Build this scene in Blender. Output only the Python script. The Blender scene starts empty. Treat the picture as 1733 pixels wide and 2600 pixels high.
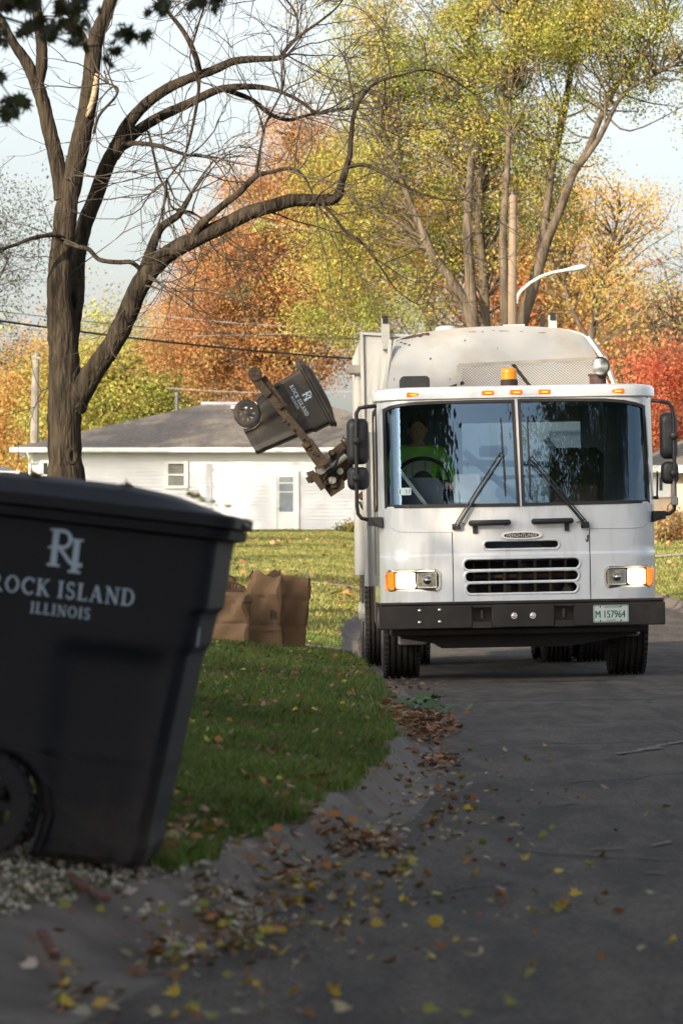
import bpy, math, random
import numpy as np
from mathutils import Vector, Matrix

# ------------------------------------------------------------------ camera, sky, sun, exposure
SC = bpy.context.scene
COL = SC.collection
F = 10150.0            # focal length in photo pixels (photo 1733 x 2600)
CX, HY, CAMZ = 866.5, 1440.0, 0.95
cam = bpy.data.cameras.new("camera"); camo = bpy.data.objects.new("camera", cam); COL.objects.link(camo)
cam.sensor_fit = 'VERTICAL'; cam.sensor_height = 36.0; cam.lens = F / 2600 * 36.0
cam.shift_y = (HY - 1300) / 2600.0
cam.clip_start = 0.5; cam.clip_end = 3000
camo.location = (0, 0, CAMZ); camo.rotation_euler = (math.pi / 2, 0, 0)
cam.dof.use_dof = True; cam.dof.focus_distance = 34.0; cam.dof.aperture_fstop = 8.0
SC.camera = camo

SUN_EL, SUN_AZ = math.radians(20), math.radians(35)      # azimuth: behind the camera, towards its left
sdir = Vector((-math.sin(SUN_AZ) * math.cos(SUN_EL), -math.cos(SUN_AZ) * math.cos(SUN_EL), math.sin(SUN_EL)))
W = bpy.data.worlds.new("World"); SC.world = W; W.use_nodes = True
nt = W.node_tree
sky = nt.nodes.new('ShaderNodeTexSky'); sky.sky_type = 'NISHITA'; sky.sun_disc = False
sky.sun_elevation = SUN_EL
sky.sun_rotation = math.pi + SUN_AZ
sky.air_density = 1.0; sky.dust_density = 4.0; sky.ozone_density = 1.0; sky.altitude = 200
bg = nt.nodes['Background']; bg.inputs[1].default_value = 0.15
hs_ = nt.nodes.new('ShaderNodeHueSaturation'); hs_.inputs['Saturation'].default_value = .42
nt.links.new(sky.outputs[0], hs_.inputs['Color']); nt.links.new(hs_.outputs[0], bg.inputs[0])
sl = bpy.data.lights.new("sun", 'SUN'); so = bpy.data.objects.new("sun", sl); COL.objects.link(so)
sl.energy = 5.0; sl.angle = math.radians(0.5); sl.color = (1.0, 0.83, 0.59)
so.rotation_euler = sdir.to_track_quat('Z', 'Y').to_euler(); so.location = (-20, -30, 40)
SC.view_settings.view_transform = 'Standard'; SC.view_settings.look = 'None'
SC.view_settings.exposure = 0.85; SC.view_settings.gamma = 1.0; SC.view_settings.use_curve_mapping = False
SC.render.engine = 'CYCLES'
SC.cycles.max_bounces = 8; SC.cycles.transparent_max_bounces = 12
try:
    SC.cycles.use_denoising = True
except Exception:
    pass

random.seed(7); RNG = np.random.default_rng(11)
R = math.radians
def lerp(a, b, t): return a + (b - a) * t
def at(px, py, d):
    "the point that stands d metres away and shows at photo pixel (px, py)"
    return Vector(((px - CX) / F * d, d, CAMZ + (HY - py) / F * d))
def interp(x, pts):
    return float(np.interp(x, [p[0] for p in pts], [p[1] for p in pts]))

# ------------------------------------------------------------------ materials
def newmat(name):
    m = bpy.data.materials.new(name); m.use_nodes = True
    n = m.node_tree.nodes; return m, n, m.node_tree.links, n['Principled BSDF']
def mat(name, c, rough=0.6, metal=0.0, var=0.12, scale=6.0, bump=0.0, bscale=40.0, spec=0.5, coat=0.0, dirt=None, dscale=2.0, damt=0.5, stretch=(1,1,1)):
    m, n, L, p = newmat(name)
    p.inputs['Roughness'].default_value = rough; p.inputs['Metallic'].default_value = metal
    p.inputs['Specular IOR Level'].default_value = spec; p.inputs['Coat Weight'].default_value = coat
    tc = n.new('ShaderNodeTexCoord'); mp = n.new('ShaderNodeMapping'); mp.inputs['Scale'].default_value = stretch
    L.new(tc.outputs['Object'], mp.inputs[0])
    nz = n.new('ShaderNodeTexNoise'); nz.inputs['Scale'].default_value = scale; nz.inputs['Detail'].default_value = 6
    L.new(mp.outputs[0], nz.inputs['Vector'])
    r = n.new('ShaderNodeValToRGB'); L.new(nz.outputs['Fac'], r.inputs[0])
    r.color_ramp.elements[0].position = .3; r.color_ramp.elements[1].position = .7
    a = [max(0, x * (1 - var)) for x in c]; b = [min(1, x * (1 + var)) for x in c]
    r.color_ramp.elements[0].color = (*a, 1); r.color_ramp.elements[1].color = (*b, 1)
    out = r.outputs[0]
    if dirt:
        n2 = n.new('ShaderNodeTexNoise'); n2.inputs['Scale'].default_value = dscale; n2.inputs['Detail'].default_value = 8; n2.inputs['Roughness'].default_value = .65
        L.new(mp.outputs[0], n2.inputs['Vector'])
        r2 = n.new('ShaderNodeValToRGB'); r2.color_ramp.elements[0].position = .5; r2.color_ramp.elements[1].position = .68
        r2.color_ramp.elements[1].color = (damt, damt, damt, 1)
        L.new(n2.outputs['Fac'], r2.inputs[0])
        mx = n.new('ShaderNodeMix'); mx.data_type = 'RGBA'
        L.new(r2.outputs[0], mx.inputs[0]); L.new(out, mx.inputs[6]); mx.inputs[7].default_value = (*dirt, 1)
        out = mx.outputs[2]
    L.new(out, p.inputs['Base Color'])
    if bump:
        n3 = n.new('ShaderNodeTexNoise'); n3.inputs['Scale'].default_value = bscale; n3.inputs['Detail'].default_value = 5
        L.new(mp.outputs[0], n3.inputs['Vector'])
        b3 = n.new('ShaderNodeBump'); b3.inputs['Strength'].default_value = bump; b3.inputs['Distance'].default_value = .02
        L.new(n3.outputs['Fac'], b3.inputs['Height']); L.new(b3.outputs[0], p.inputs['Normal'])
    return m
def emat(name, c, e, base=(.5, .5, .5)):
    m, n, L, p = newmat(name)
    p.inputs['Base Color'].default_value = (*base, 1); p.inputs['Emission Color'].default_value = (*c, 1)
    p.inputs['Emission Strength'].default_value = e; p.inputs['Roughness'].default_value = .3
    return m
def leafmat(name, trans=0.35, rough=0.6):
    m, n, L, p = newmat(name)
    a = n.new('ShaderNodeAttribute'); a.attribute_name = 'leafcol'
    L.new(a.outputs['Color'], p.inputs['Base Color']); p.inputs['Roughness'].default_value = rough
    t = n.new('ShaderNodeBsdfTranslucent'); L.new(a.outputs['Color'], t.inputs[0])
    mx = n.new('ShaderNodeMixShader'); mx.inputs[0].default_value = trans
    L.new(p.outputs[0], mx.inputs[1]); L.new(t.outputs[0], mx.inputs[2])
    L.new(mx.outputs[0], n['Material Output'].inputs[0])
    return m
def barkmat(name, c1, c2, sc=14.0, bump=1.0, stretch=(1, 1, .16)):
    m, n, L, p = newmat(name); p.inputs['Roughness'].default_value = .95; p.inputs['Specular IOR Level'].default_value = .15
    tc = n.new('ShaderNodeTexCoord'); mp = n.new('ShaderNodeMapping'); mp.inputs['Scale'].default_value = stretch
    L.new(tc.outputs['Object'], mp.inputs[0])
    nz = n.new('ShaderNodeTexNoise'); nz.inputs['Scale'].default_value = sc; nz.inputs['Detail'].default_value = 7; nz.inputs['Roughness'].default_value = .7
    L.new(mp.outputs[0], nz.inputs['Vector'])
    vo = n.new('ShaderNodeTexVoronoi'); vo.inputs['Scale'].default_value = sc * 1.6; vo.feature = 'DISTANCE_TO_EDGE'
    L.new(mp.outputs[0], vo.inputs['Vector'])
    r = n.new('ShaderNodeValToRGB'); L.new(nz.outputs['Fac'], r.inputs[0])
    r.color_ramp.elements[0].position = .36; r.color_ramp.elements[1].position = .66
    r.color_ramp.elements[0].color = (*c1, 1); r.color_ramp.elements[1].color = (*c2, 1)
    L.new(r.outputs[0], p.inputs['Base Color'])
    ad = n.new('ShaderNodeMath'); ad.operation = 'ADD'; L.new(nz.outputs['Fac'], ad.inputs[0]); L.new(vo.outputs['Distance'], ad.inputs[1])
    b = n.new('ShaderNodeBump'); b.inputs['Strength'].default_value = bump; b.inputs['Distance'].default_value = .04
    L.new(ad.outputs[0], b.inputs['Height']); L.new(b.outputs[0], p.inputs['Normal'])
    return m
def glassmat(name, tint=(.45, .6, .7), refl=.14):
    m, n, L, p = newmat(name)
    t = n.new('ShaderNodeBsdfTransparent'); t.inputs[0].default_value = (*tint, 1)
    g = n.new('ShaderNodeBsdfGlossy'); g.inputs['Roughness'].default_value = .0; g.inputs[0].default_value = (.42, .62, .85, 1)
    fr = n.new('ShaderNodeFresnel'); fr.inputs[0].default_value = 1.5
    ad = n.new('ShaderNodeMath'); ad.operation = 'ADD'; ad.use_clamp = True; L.new(fr.outputs[0], ad.inputs[0]); ad.inputs[1].default_value = refl
    mx = n.new('ShaderNodeMixShader'); L.new(ad.outputs[0], mx.inputs[0]); L.new(t.outputs[0], mx.inputs[1]); L.new(g.outputs[0], mx.inputs[2])
    L.new(mx.outputs[0], n['Material Output'].inputs[0])
    return m

# ------------------------------------------------------------------ mesh building
class MB:
    def __init__(s): s.v = []; s.f = []; s.m = []; s.mi = 0
    def add(s, vs, fs):
        b = len(s.v); s.v.extend([tuple(v) for v in vs])
        for f in fs: s.f.append(tuple(i + b for i in f)); s.m.append(s.mi)
        return s
    def box(s, x0, x1, y0, y1, z0, z1, bev=0.0):
        if bev > 0:
            b = min(bev, (x1 - x0) * .45, (y1 - y0) * .45, (z1 - z0) * .45)
            vs = []
            for (ax, X, sx) in ((0, x0, 1), (0, x1, -1)):
                for Y, sy in ((y0, 1), (y1, -1)):
                    for Z, sz in ((z0, 1), (z1, -1)):
                        vs += [(X, Y + sy * b, Z + sz * b), (X + sx * b, Y, Z + sz * b), (X + sx * b, Y + sy * b, Z)]
            # corner order: 8 corners x 3 verts
            def c(i, j, k, t): return ((i * 2 + j) * 2 + k) * 3 + t
            fs = [(c(0,0,0,0),c(0,0,1,0),c(0,1,1,0),c(0,1,0,0)), (c(1,0,0,0),c(1,1,0,0),c(1,1,1,0),c(1,0,1,0)),
                  (c(0,0,0,1),c(1,0,0,1),c(1,0,1,1),c(0,0,1,1)), (c(0,1,0,1),c(0,1,1,1),c(1,1,1,1),c(1,1,0,1)),
                  (c(0,0,0,2),c(0,1,0,2),c(1,1,0,2),c(1,0,0,2)), (c(0,0,1,2),c(1,0,1,2),c(1,1,1,2),c(0,1,1,2))]
            for i in (0,1):
                for j in (0,1):
                    fs.append((c(i,j,0,0),c(i,j,1,0),c(i,j,1,1),c(i,j,0,1)))
                    fs.append((c(i,0,j,0),c(i,1,j,0),c(i,1,j,2),c(i,0,j,2)))
                    fs.append((c(0,i,j,1),c(1,i,j,1),c(1,i,j,2),c(0,i,j,2)))
                    for k in (0,1): fs.append((c(i,j,k,0),c(i,j,k,1),c(i,j,k,2)))
            return s.add(vs, fs)
        vs = [(x, y, z) for x in (x0, x1) for y in (y0, y1) for z in (z0, z1)]
        return s.add(vs, [(0,1,3,2),(4,6,7,5),(0,4,5,1),(2,3,7,6),(0,2,6,4),(1,5,7,3)])
    def tube(s, pts, rad, n=8, cap=True, closed=False):
        pts = [Vector(p) for p in pts]; k = len(pts)
        if not hasattr(rad, '__len__'): rad = [rad] * k
        vs = []; fs = []; up = None
        for i in range(k):
            if closed: t = pts[(i + 1) % k] - pts[i - 1]
            else: t = pts[min(i + 1, k - 1)] - pts[max(i - 1, 0)]
            t = t.normalized() if t.length > 1e-9 else Vector((0, 0, 1))
            if up is None:
                up = Vector((0, 0, 1)) if abs(t.z) < .9 else Vector((1, 0, 0))
            a = t.cross(up); a = a.normalized() if a.length > 1e-6 else t.orthogonal().normalized()
            b = a.cross(t).normalized(); up = b
            for j in range(n):
                q = 2 * math.pi * j / n
                vs.append(pts[i] + (a * math.cos(q) + b * math.sin(q)) * rad[i])
        for i in range(k if closed else k - 1):
            i2 = (i + 1) % k
            for j in range(n):
                j2 = (j + 1) % n
                fs.append((i * n + j, i * n + j2, i2 * n + j2, i2 * n + j))
        if cap and not closed:
            fs.append(tuple(range(n))); fs.append(tuple((k - 1) * n + j for j in range(n)))
        return s.add(vs, fs)
    def bar(s, p, q, w, h=None, up=(0, 0, 1)):
        "a square bar from p to q"
        p, q = Vector(p), Vector(q); h = h or w; t = (q - p).normalized(); u = Vector(up)
        if abs(t.dot(u)) > .95: u = Vector((0, 1, 0))
        a = t.cross(u).normalized() * w / 2; b = a.cross(t).normalized() * h / 2
        vs = [e + sa * a + sb * b for e in (p, q) for sa in (-1, 1) for sb in (-1, 1)]
        return s.add(vs, [(0,1,3,2),(4,6,7,5),(0,4,5,1),(2,3,7,6),(0,2,6,4),(1,5,7,3)])
    def loft(s, rings, cap=True):
        n = len(rings[0]); vs = [p for r in rings for p in r]; fs = []
        for i in range(len(rings) - 1):
            for j in range(n):
                j2 = (j + 1) % n; fs.append((i * n + j, i * n + j2, (i + 1) * n + j2, (i + 1) * n + j))
        if cap: fs.append(tuple(range(n))[::-1]); fs.append(tuple((len(rings) - 1) * n + j for j in range(n)))
        return s.add(vs, fs)
    def prism(s, poly, fn0, fn1):
        "poly: list of 2d; fn0/fn1 map (a,b) to 3d front and back"
        n = len(poly)
        return s.add([fn0(*p) for p in poly] + [fn1(*p) for p in poly],
                     [tuple(range(n)), tuple(range(n, 2 * n))[::-1]] + [(i, i + n, (i + 1) % n + n, (i + 1) % n) for i in range(n)])
    def ring(s, outer, inner, fn0, fn1):
        n = len(outer)
        vs = [fn0(*p) for p in outer] + [fn0(*p) for p in inner] + [fn1(*p) for p in inner] + [fn1(*p) for p in outer]
        fs = []
        for i in range(n):
            j = (i + 1) % n
            for k in range(4):
                k2 = (k + 1) % 4
                fs.append((k * n + i, k * n + j, k2 * n + j, k2 * n + i))
        return s.add(vs, fs)
    def lathe(s, prof, n=32, axis='x', c=(0, 0, 0), cap=True):
        "prof: list of (along axis, radius)"
        rings = []
        for (a, r) in prof:
            ring = []
            for j in range(n):
                q = 2 * math.pi * j / n; u, v = r * math.cos(q), r * math.sin(q)
                p = {'x': (a, u, v), 'y': (u, a, v), 'z': (u, v, a)}[axis]
                ring.append((c[0] + p[0], c[1] + p[1], c[2] + p[2]))
            rings.append(ring)
        return s.loft(rings, cap)
    def grid(s, P, nu, nv):
        "P(i,j) for i<nu, j<nv"
        vs = [P(i, j) for i in range(nu) for j in range(nv)]
        return s.add(vs, [(i * nv + j, i * nv + j + 1, (i + 1) * nv + j + 1, (i + 1) * nv + j) for i in range(nu - 1) for j in range(nv - 1)])
    def build(s, name, mats, parent=None, smooth=False, fix=True, bevel=0.0, ang=None):
        me = bpy.data.meshes.new(name); me.from_pydata(s.v, [], s.f)
        if not isinstance(mats, (list, tuple)): mats = [mats]
        for m in mats: me.materials.append(m)
        if len(mats) > 1: me.polygons.foreach_set('material_index', s.m)
        if fix:
            import bmesh
            b = bmesh.new(); b.from_mesh(me); bmesh.ops.recalc_face_normals(b, faces=b.faces); b.to_mesh(me); b.free()
        if smooth: me.polygons.foreach_set('use_smooth', [True] * len(me.polygons))
        me.update()
        if ang is not None and smooth:
            try: me.set_sharp_from_angle(angle=R(ang))
            except Exception: pass
        o = bpy.data.objects.new(name, me); COL.objects.link(o)
        if parent: o.parent = parent
        if bevel:
            md = o.modifiers.new('bevel', 'BEVEL'); md.width = bevel; md.segments = 2; md.limit_method = 'ANGLE'; md.angle_limit = R(40)
        return o
def tag(o, label=None, cat=None, group=None, kind=None):
    if label: o['label'] = label
    if cat: o['category'] = cat
    if group: o['group'] = group
    if kind: o['kind'] = kind
    return o
def empty(name, loc, label=None, cat=None, group=None, rot=(0, 0, 0)):
    o = bpy.data.objects.new(name, None); COL.objects.link(o); o.location = loc; o.rotation_euler = rot
    o.empty_display_size = .2
    return tag(o, label, cat, group)
def rrect(x0, x1, z0, z1, r, n=5):
    pts = []
    for (cx, cz, a0) in ((x1 - r, z1 - r, 0), (x0 + r, z1 - r, 90), (x0 + r, z0 + r, 180), (x1 - r, z0 + r, 270)):
        for i in range(n + 1):
            a = R(a0 + 90 * i / n); pts.append((cx + r * math.cos(a), cz + r * math.sin(a)))
    return pts
def text_mesh(body, size, width=None, shear=0.0, bold=0.0):
    "flat letters in x,z (facing -y), centred; returns verts (N,2) and faces"
    cu = bpy.data.curves.new('t', 'FONT'); cu.body = body; cu.size = size; cu.align_x = 'CENTER'; cu.align_y = 'CENTER'; cu.shear = shear; cu.offset = bold
    cu.resolution_u = 3
    o = bpy.data.objects.new('t', cu); COL.objects.link(o)
    dg = bpy.context.evaluated_depsgraph_get(); me = bpy.data.meshes.new_from_object(o.evaluated_get(dg))
    vs = [(v.co.x, v.co.y) for v in me.vertices]; fs = [tuple(p.vertices) for p in me.polygons]
    bpy.data.objects.remove(o); bpy.data.curves.remove(cu)
    xs = [a for a, b in vs]; ys = [b for a, b in vs]; cx = (min(xs) + max(xs)) / 2; cy = (min(ys) + max(ys)) / 2
    k = width / (max(xs) - min(xs)) if width else 1
    return [((a - cx) * k, b - cy) for a, b in vs], fs

# serif capitals drawn as strokes: (points, width)
def arc(cx, cz, rx, rz, a0, a1, n=12): return [(cx + rx * math.cos(R(lerp(a0, a1, i / n))), cz + rz * math.sin(R(lerp(a0, a1, i / n)))) for i in range(n + 1)]
TK, TN, SF = .17, .085, .07
def stem(x, z0=0, z1=1, s=True, w=TK, sw=.19):
    o = [([(x, z0), (x, z1)], w)]
    if s: o += [([(x - sw, z0 + SF / 2), (x + sw, z0 + SF / 2)], SF), ([(x - sw, z1 - SF / 2), (x + sw, z1 - SF / 2)], SF)]
    return o
GL = {
 'R': (.86, stem(.19) + [([(.19, .955), (.38, .955)] + arc(.38, .72, .21, .235, 80, -80) + [(.36, .485), (.19, .485)], .10), ([(.58, .86), (.60, .72), (.58, .6)], .10), ([(.38, .48), (.52, .25), (.76, .03)], .15), ([(.66, .035), (.88, .035)], SF)]),
 'O': (1.0, [(arc(.5, .5, .40, .46, 0, 360, 28), .10), (arc(.5, .5, .39, .40, 120, 240, 10), .14), (arc(.5, .5, .39, .40, -60, 60, 10), .14)]),
 'C': (.9, [(arc(.5, .5, .40, .46, 42, 318, 22), .11), (arc(.5, .5, .39, .40, 110, 250, 10), .15), ([(.80, .95), (.80, .70)], .07)]),
 'K': (.86, stem(.19) + [([(.24, .42), (.70, .97)], .09), ([(.36, .55), (.74, .03)], .16), ([(.56, .965), (.84, .965)], SF), ([(.62, .035), (.90, .035)], SF)]),
 'I': (.44, stem(.22)),
 'S': (.66, [(arc(.33, .73, .20, .225, 35, 250, 14) + arc(.33, .27, .22, .235, 75, -145, 14), .12), ([(.52, .96), (.52, .74)], .06), ([(.10, .04), (.10, .27)], .06)]),
 'L': (.70, stem(.19) + [([(.19, .045), (.62, .045)], .09), ([(.64, .0), (.64, .24)], .06)]),
 'A': (.92, [([(.14, .03), (.44, .98)], .08), ([(.44, .98), (.76, .03)], .16), ([(.24, .34), (.64, .34)], .07), ([(.0, .035), (.28, .035)], SF), ([(.60, .035), (.92, .035)], SF)]),
 'N': (.96, [([(.18, 0), (.18, 1)], .085), ([(.80, 0), (.80, 1)], .085), ([(.17, .97), (.79, .04)], .16), ([(.02, .035), (.34, .035)], SF), ([(.0, .965), (.24, .965)], SF), ([(.64, .965), (.98, .965)], SF)]),
 'D': (.92, stem(.19) + [([(.19, .955), (.40, .955)] + arc(.40, .5, .42, .455, 80, -80, 14) + [(.38, .045), (.19, .045)], .10), (arc(.40, .5, .40, .42, 45, -45, 8), .14)]),
}
def stroke(mb, pts, w, fn, lift):
    P = [Vector((a, b)) for a, b in pts]; vs = []
    for i, p in enumerate(P):
        t = P[min(i + 1, len(P) - 1)] - P[max(i - 1, 0)]; t.normalize(); nrm = Vector((-t.y, t.x)) * w / 2
        vs += [fn(p.x + nrm.x, p.y + nrm.y, lift), fn(p.x - nrm.x, p.y - nrm.y, lift)]
    mb.add(vs, [(2 * i, 2 * i + 1, 2 * i + 3, 2 * i + 2) for i in range(len(P) - 1)])
def serif_text(mb, s, cx, cz, cap, width, fn, gap=.12):
    "fn(x, z, lift) -> 3d"
    tot = sum((.42 if ch == ' ' else GL[ch][0] + gap) for ch in s) - gap; kx = width / tot; x = cx - width / 2; li = 0
    for ch in s:
        if ch == ' ': x += .42 * kx; continue
        for (pts, w) in GL[ch][1]:
            li += 1; wk = w * cap
            P = [(x + a * kx, cz - cap / 2 + b * cap) for a, b in pts]
            stroke(mb, P, wk, fn, (li % 9) * .00018)
        x += (GL[ch][0] + gap) * kx
def ri_mark(mb, cx, cz, h, fn):
    k = h
    S = [([(-.30, .12), (-.30, 1.0)], .15), ([(-.46, .135), (-.14, .135)], .06), ([(-.46, .975), (-.2, .975)], .05),
         ([(-.30, .965), (-.12, .965)] + arc(-.12, .77, .19, .195, 85, -85, 10) + [(-.16, .575), (-.30, .575)], .09), ([(.05, .87), (.07, .77), (.05, .67)], .10),
         ([(-.47, .54), (-.36, .575), (-.22, .56), (-.1, .45), (.04, .28), (.2, .2), (.42, .24)], .045),
         ([(-.16, .54), (-.02, .38), (.1, .25), (.24, .17), (.42, .2)], .09),
         ([(.24, .06), (.24, .80)], .15), ([(.10, .79), (.40, .79)], .05), ([(.08, .03), (.40, .03)], .06)]
    for i, (p, w) in enumerate(S):
        stroke(mb, [(cx + a * k * .95, cz + (b - .5) * k) for a, b in p], w * k, fn, i * .00018)

# ------------------------------------------------------------------ leaf clouds as one mesh (numpy)
def np_mesh(name, verts, faces_n, mats, parent=None, cols=None, smooth=False):
    "verts (M,k,3): M polygons of k own corners"
    M, k, _ = verts.shape
    me = bpy.data.meshes.new(name); me.vertices.add(M * k); me.vertices.foreach_set('co', verts.astype(np.float32).ravel())
    me.loops.add(M * k); me.loops.foreach_set('vertex_index', np.arange(M * k, dtype=np.int32))
    me.polygons.add(M); me.polygons.foreach_set('loop_start', (np.arange(M) * k).astype(np.int32))
    try: me.polygons.foreach_set('loop_total', np.full(M, k, dtype=np.int32))
    except Exception: pass
    if cols is not None:
        at_ = me.attributes.new('leafcol', 'FLOAT_COLOR', 'FACE')
        c4 = np.ones((M, 4), np.float32); c4[:, :3] = cols; at_.data.foreach_set('color', c4.ravel())
    for m in (mats if isinstance(mats, (list, tuple)) else [mats]): me.materials.append(m)
    me.update(calc_edges=True)
    o = bpy.data.objects.new(name, me); COL.objects.link(o)
    if parent: o.parent = parent
    return o
def palette_cols(n, pal, jit=.22):
    pal = np.array([p[:3] for p in pal]); idx = RNG.integers(0, len(pal), n)
    return np.clip(pal[idx] * RNG.uniform(1 - jit, 1 + jit, (n, 1)) * RNG.uniform(.92, 1.08, (n, 3)), 0, 1)
def leaf_quads(C, size, aspect=.62, up=0.0):
    n = len(C)
    a = RNG.normal(size=(n, 3)); a[:, 2] *= (1 - up); a /= np.linalg.norm(a, axis=1)[:, None]
    b = RNG.normal(size=(n, 3)); b -= (b * a).sum(1)[:, None] * a; b /= np.linalg.norm(b, axis=1)[:, None]
    s = (size * RNG.uniform(.6, 1.3, n))[:, None]
    a = a * s * .5; b = b * s * .5 * aspect
    return np.stack([C - a, C - .15 * a + b, C + a, C - .15 * a - b], 1)
def clumps_to_points(cen, rad, per):
    n = len(cen); P = RNG.normal(size=(n, per, 3)) * .48
    return (cen[:, None, :] + P * np.asarray(rad)[:, None, None] * np.array([1, 1, .8])).reshape(-1, 3)

# ------------------------------------------------------------------ the lie of the land
GP = [(-80, -3.0), (0, -2.2), (5, -1.25), (6, -1.02), (8.9, -.52), (10.15, -.33), (12.13, -.115), (13.35, .06), (16.5, .37), (21.2, .53), (28, .55), (35, .43), (39, .35), (43, .20), (50, .20), (56, .50), (62, .95), (80, 1.25), (125, 1.5), (400, 1.5)]
RP = [(-80, 9), (38, 9), (48, 6.6), (56, 5.1), (62, 4.75), (400, 4.75)]
def smoothpts(P):
    xs = np.arange(P[0][0], P[-1][0], .25); ys = np.interp(xs, [p[0] for p in P], [p[1] for p in P])
    k = np.ones(9) / 9; y2 = np.convolve(np.pad(ys, 4, mode='edge'), k, 'valid'); return xs, y2
_gx, _gy = smoothpts(GP); _rx, _ry = smoothpts(RP)
def G(d): return np.interp(d, _gx, _gy)
def E(d): return G(d) - .30 - .24 * np.clip((11.2 - d) / 1.3, 0, 1)
def RG(d): return np.interp(d, _rx, _ry)
def rise(d): return np.where(d > 130, 1.85, np.where(d > 46, .023 * np.maximum(d - 46, 0) * np.clip((d - 46) / 4, 0, 1), 0)) - .004 * 0
def zroad(x, d): return .019 * (np.minimum(x, 3.3) - 1.5) - .019 * np.maximum(x - 3.3, 0) + rise(d)
def zl(s, d):
    "lawn height s metres in from the grass edge on the house side"
    hump = .012 * np.sin(d * .9 + s * 1.3) * np.clip(s, 0, 1)
    return zroad(G(d), d) + .12 + .12 * np.minimum(s, 1.25) + .01 * np.clip(s - 1.25, 0, 14) + hump
def zr_(s, d): return zroad(RG(d), d) + .11 + .09 * np.minimum(s, 3) + .01 * np.clip(s - 3, 0, 20)
def zground(x, d):
    if x < E(d): return float(zl(E(d) - x, d))
    if x > RG(d) + .3: return float(zr_(x - RG(d) - .3, d))
    if x < G(d): return float(zroad(G(d), d) + .114 * np.clip((G(d) - x - .12) / .12, 0, 1))
    return float(zroad(x, d))

# ground materials
def asphaltmat():
    m, n, L, p = newmat('asphalt'); p.inputs['Roughness'].default_value = .9; p.inputs['Specular IOR Level'].default_value = .25
    tc = n.new('ShaderNodeTexCoord')
    a = n.new('ShaderNodeTexNoise'); a.inputs['Scale'].default_value = 110; a.inputs['Detail'].default_value = 3; L.new(tc.outputs['Object'], a.inputs[0])
    b = n.new('ShaderNodeTexNoise'); b.inputs['Scale'].default_value = .7; b.inputs['Detail'].default_value = 7; L.new(tc.outputs['Object'], b.inputs[0])
    v = n.new('ShaderNodeTexVoronoi'); v.inputs['Scale'].default_value = 75; L.new(tc.outputs['Object'], v.inputs['Vector'])
    r = n.new('ShaderNodeValToRGB'); r.color_ramp.elements[0].position = .35; r.color_ramp.elements[1].position = .72
    r.color_ramp.elements[0].color = (.030, .028, .027, 1); r.color_ramp.elements[1].color = (.125, .117, .11, 1); L.new(a.outputs['Fac'], r.inputs[0])
    r2 = n.new('ShaderNodeValToRGB'); r2.color_ramp.elements[0].position = .3; r2.color_ramp.elements[1].position = .7
    r2.color_ramp.elements[0].color = (.72, .70, .70, 1); r2.color_ramp.elements[1].color = (1.15, 1.12, 1.08, 1); L.new(b.outputs['Fac'], r2.inputs[0])
    mx = n.new('ShaderNodeMix'); mx.data_type = 'RGBA'; mx.blend_type = 'MULTIPLY'; mx.inputs[0].default_value = 1
    L.new(r.outputs[0], mx.inputs[6]); L.new(r2.outputs[0], mx.inputs[7])
    r3 = n.new('ShaderNodeValToRGB'); r3.color_ramp.elements[0].position = .06; r3.color_ramp.elements[1].position = .13
    r3.color_ramp.elements[0].color = (1, 1, 1, 1); r3.color_ramp.elements[1].color = (0, 0, 0, 1); L.new(v.outputs['Distance'], r3.inputs[0])
    m3 = n.new('ShaderNodeMix'); m3.data_type = 'RGBA'; L.new(mx.outputs[2], m3.inputs[6]); m3.inputs[7].default_value = (.26, .24, .22, 1)
    f = n.new('ShaderNodeMath'); f.operation = 'MULTIPLY'; f.inputs[1].default_value = .5; L.new(r3.outputs[0], f.inputs[0]); L.new(f.outputs[0], m3.inputs[0])
    c = n.new('ShaderNodeTexNoise'); c.inputs['Scale'].default_value = 34; c.inputs['Detail'].default_value = 9; c.inputs['Roughness'].default_value = .85; L.new(tc.outputs['Object'], c.inputs[0])
    r4 = n.new('ShaderNodeValToRGB'); r4.color_ramp.elements[0].position = .36; r4.color_ramp.elements[1].position = .64; r4.color_ramp.elements[0].color = (.38, .37, .37, 1); r4.color_ramp.elements[1].color = (1.95, 1.9, 1.84, 1); L.new(c.outputs['Fac'], r4.inputs[0])
    e = n.new('ShaderNodeTexNoise'); e.inputs['Scale'].default_value = 2.6; e.inputs['Detail'].default_value = 4; e.inputs['Distortion'].default_value = 1.2
    mp = n.new('ShaderNodeMapping'); mp.inputs['Scale'].default_value = (1.6, .25, 1); L.new(tc.outputs['Object'], mp.inputs[0]); L.new(mp.outputs[0], e.inputs[0])
    r5 = n.new('ShaderNodeValToRGB'); r5.color_ramp.elements[0].position = .38; r5.color_ramp.elements[1].position = .6; r5.color_ramp.elements[0].color = (.7, .69, .68, 1); r5.color_ramp.elements[1].color = (1.18, 1.15, 1.1, 1); L.new(e.outputs['Fac'], r5.inputs[0])
    m4 = n.new('ShaderNodeMix'); m4.data_type = 'RGBA'; m4.blend_type = 'MULTIPLY'; m4.inputs[0].default_value = 1; L.new(m3.outputs[2], m4.inputs[6]); L.new(r4.outputs[0], m4.inputs[7])
    m5 = n.new('ShaderNodeMix'); m5.data_type = 'RGBA'; m5.blend_type = 'MULTIPLY'; m5.inputs[0].default_value = 1; L.new(m4.outputs[2], m5.inputs[6]); L.new(r5.outputs[0], m5.inputs[7])
    L.new(m5.outputs[2], p.inputs['Base Color'])
    bm = n.new('ShaderNodeBump'); bm.inputs['Strength'].default_value = .8; bm.inputs['Distance'].default_value = .006; L.new(a.outputs['Fac'], bm.inputs['Height']); L.new(bm.outputs[0], p.inputs['Normal'])
    return m
M_asph = asphaltmat()
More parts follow.
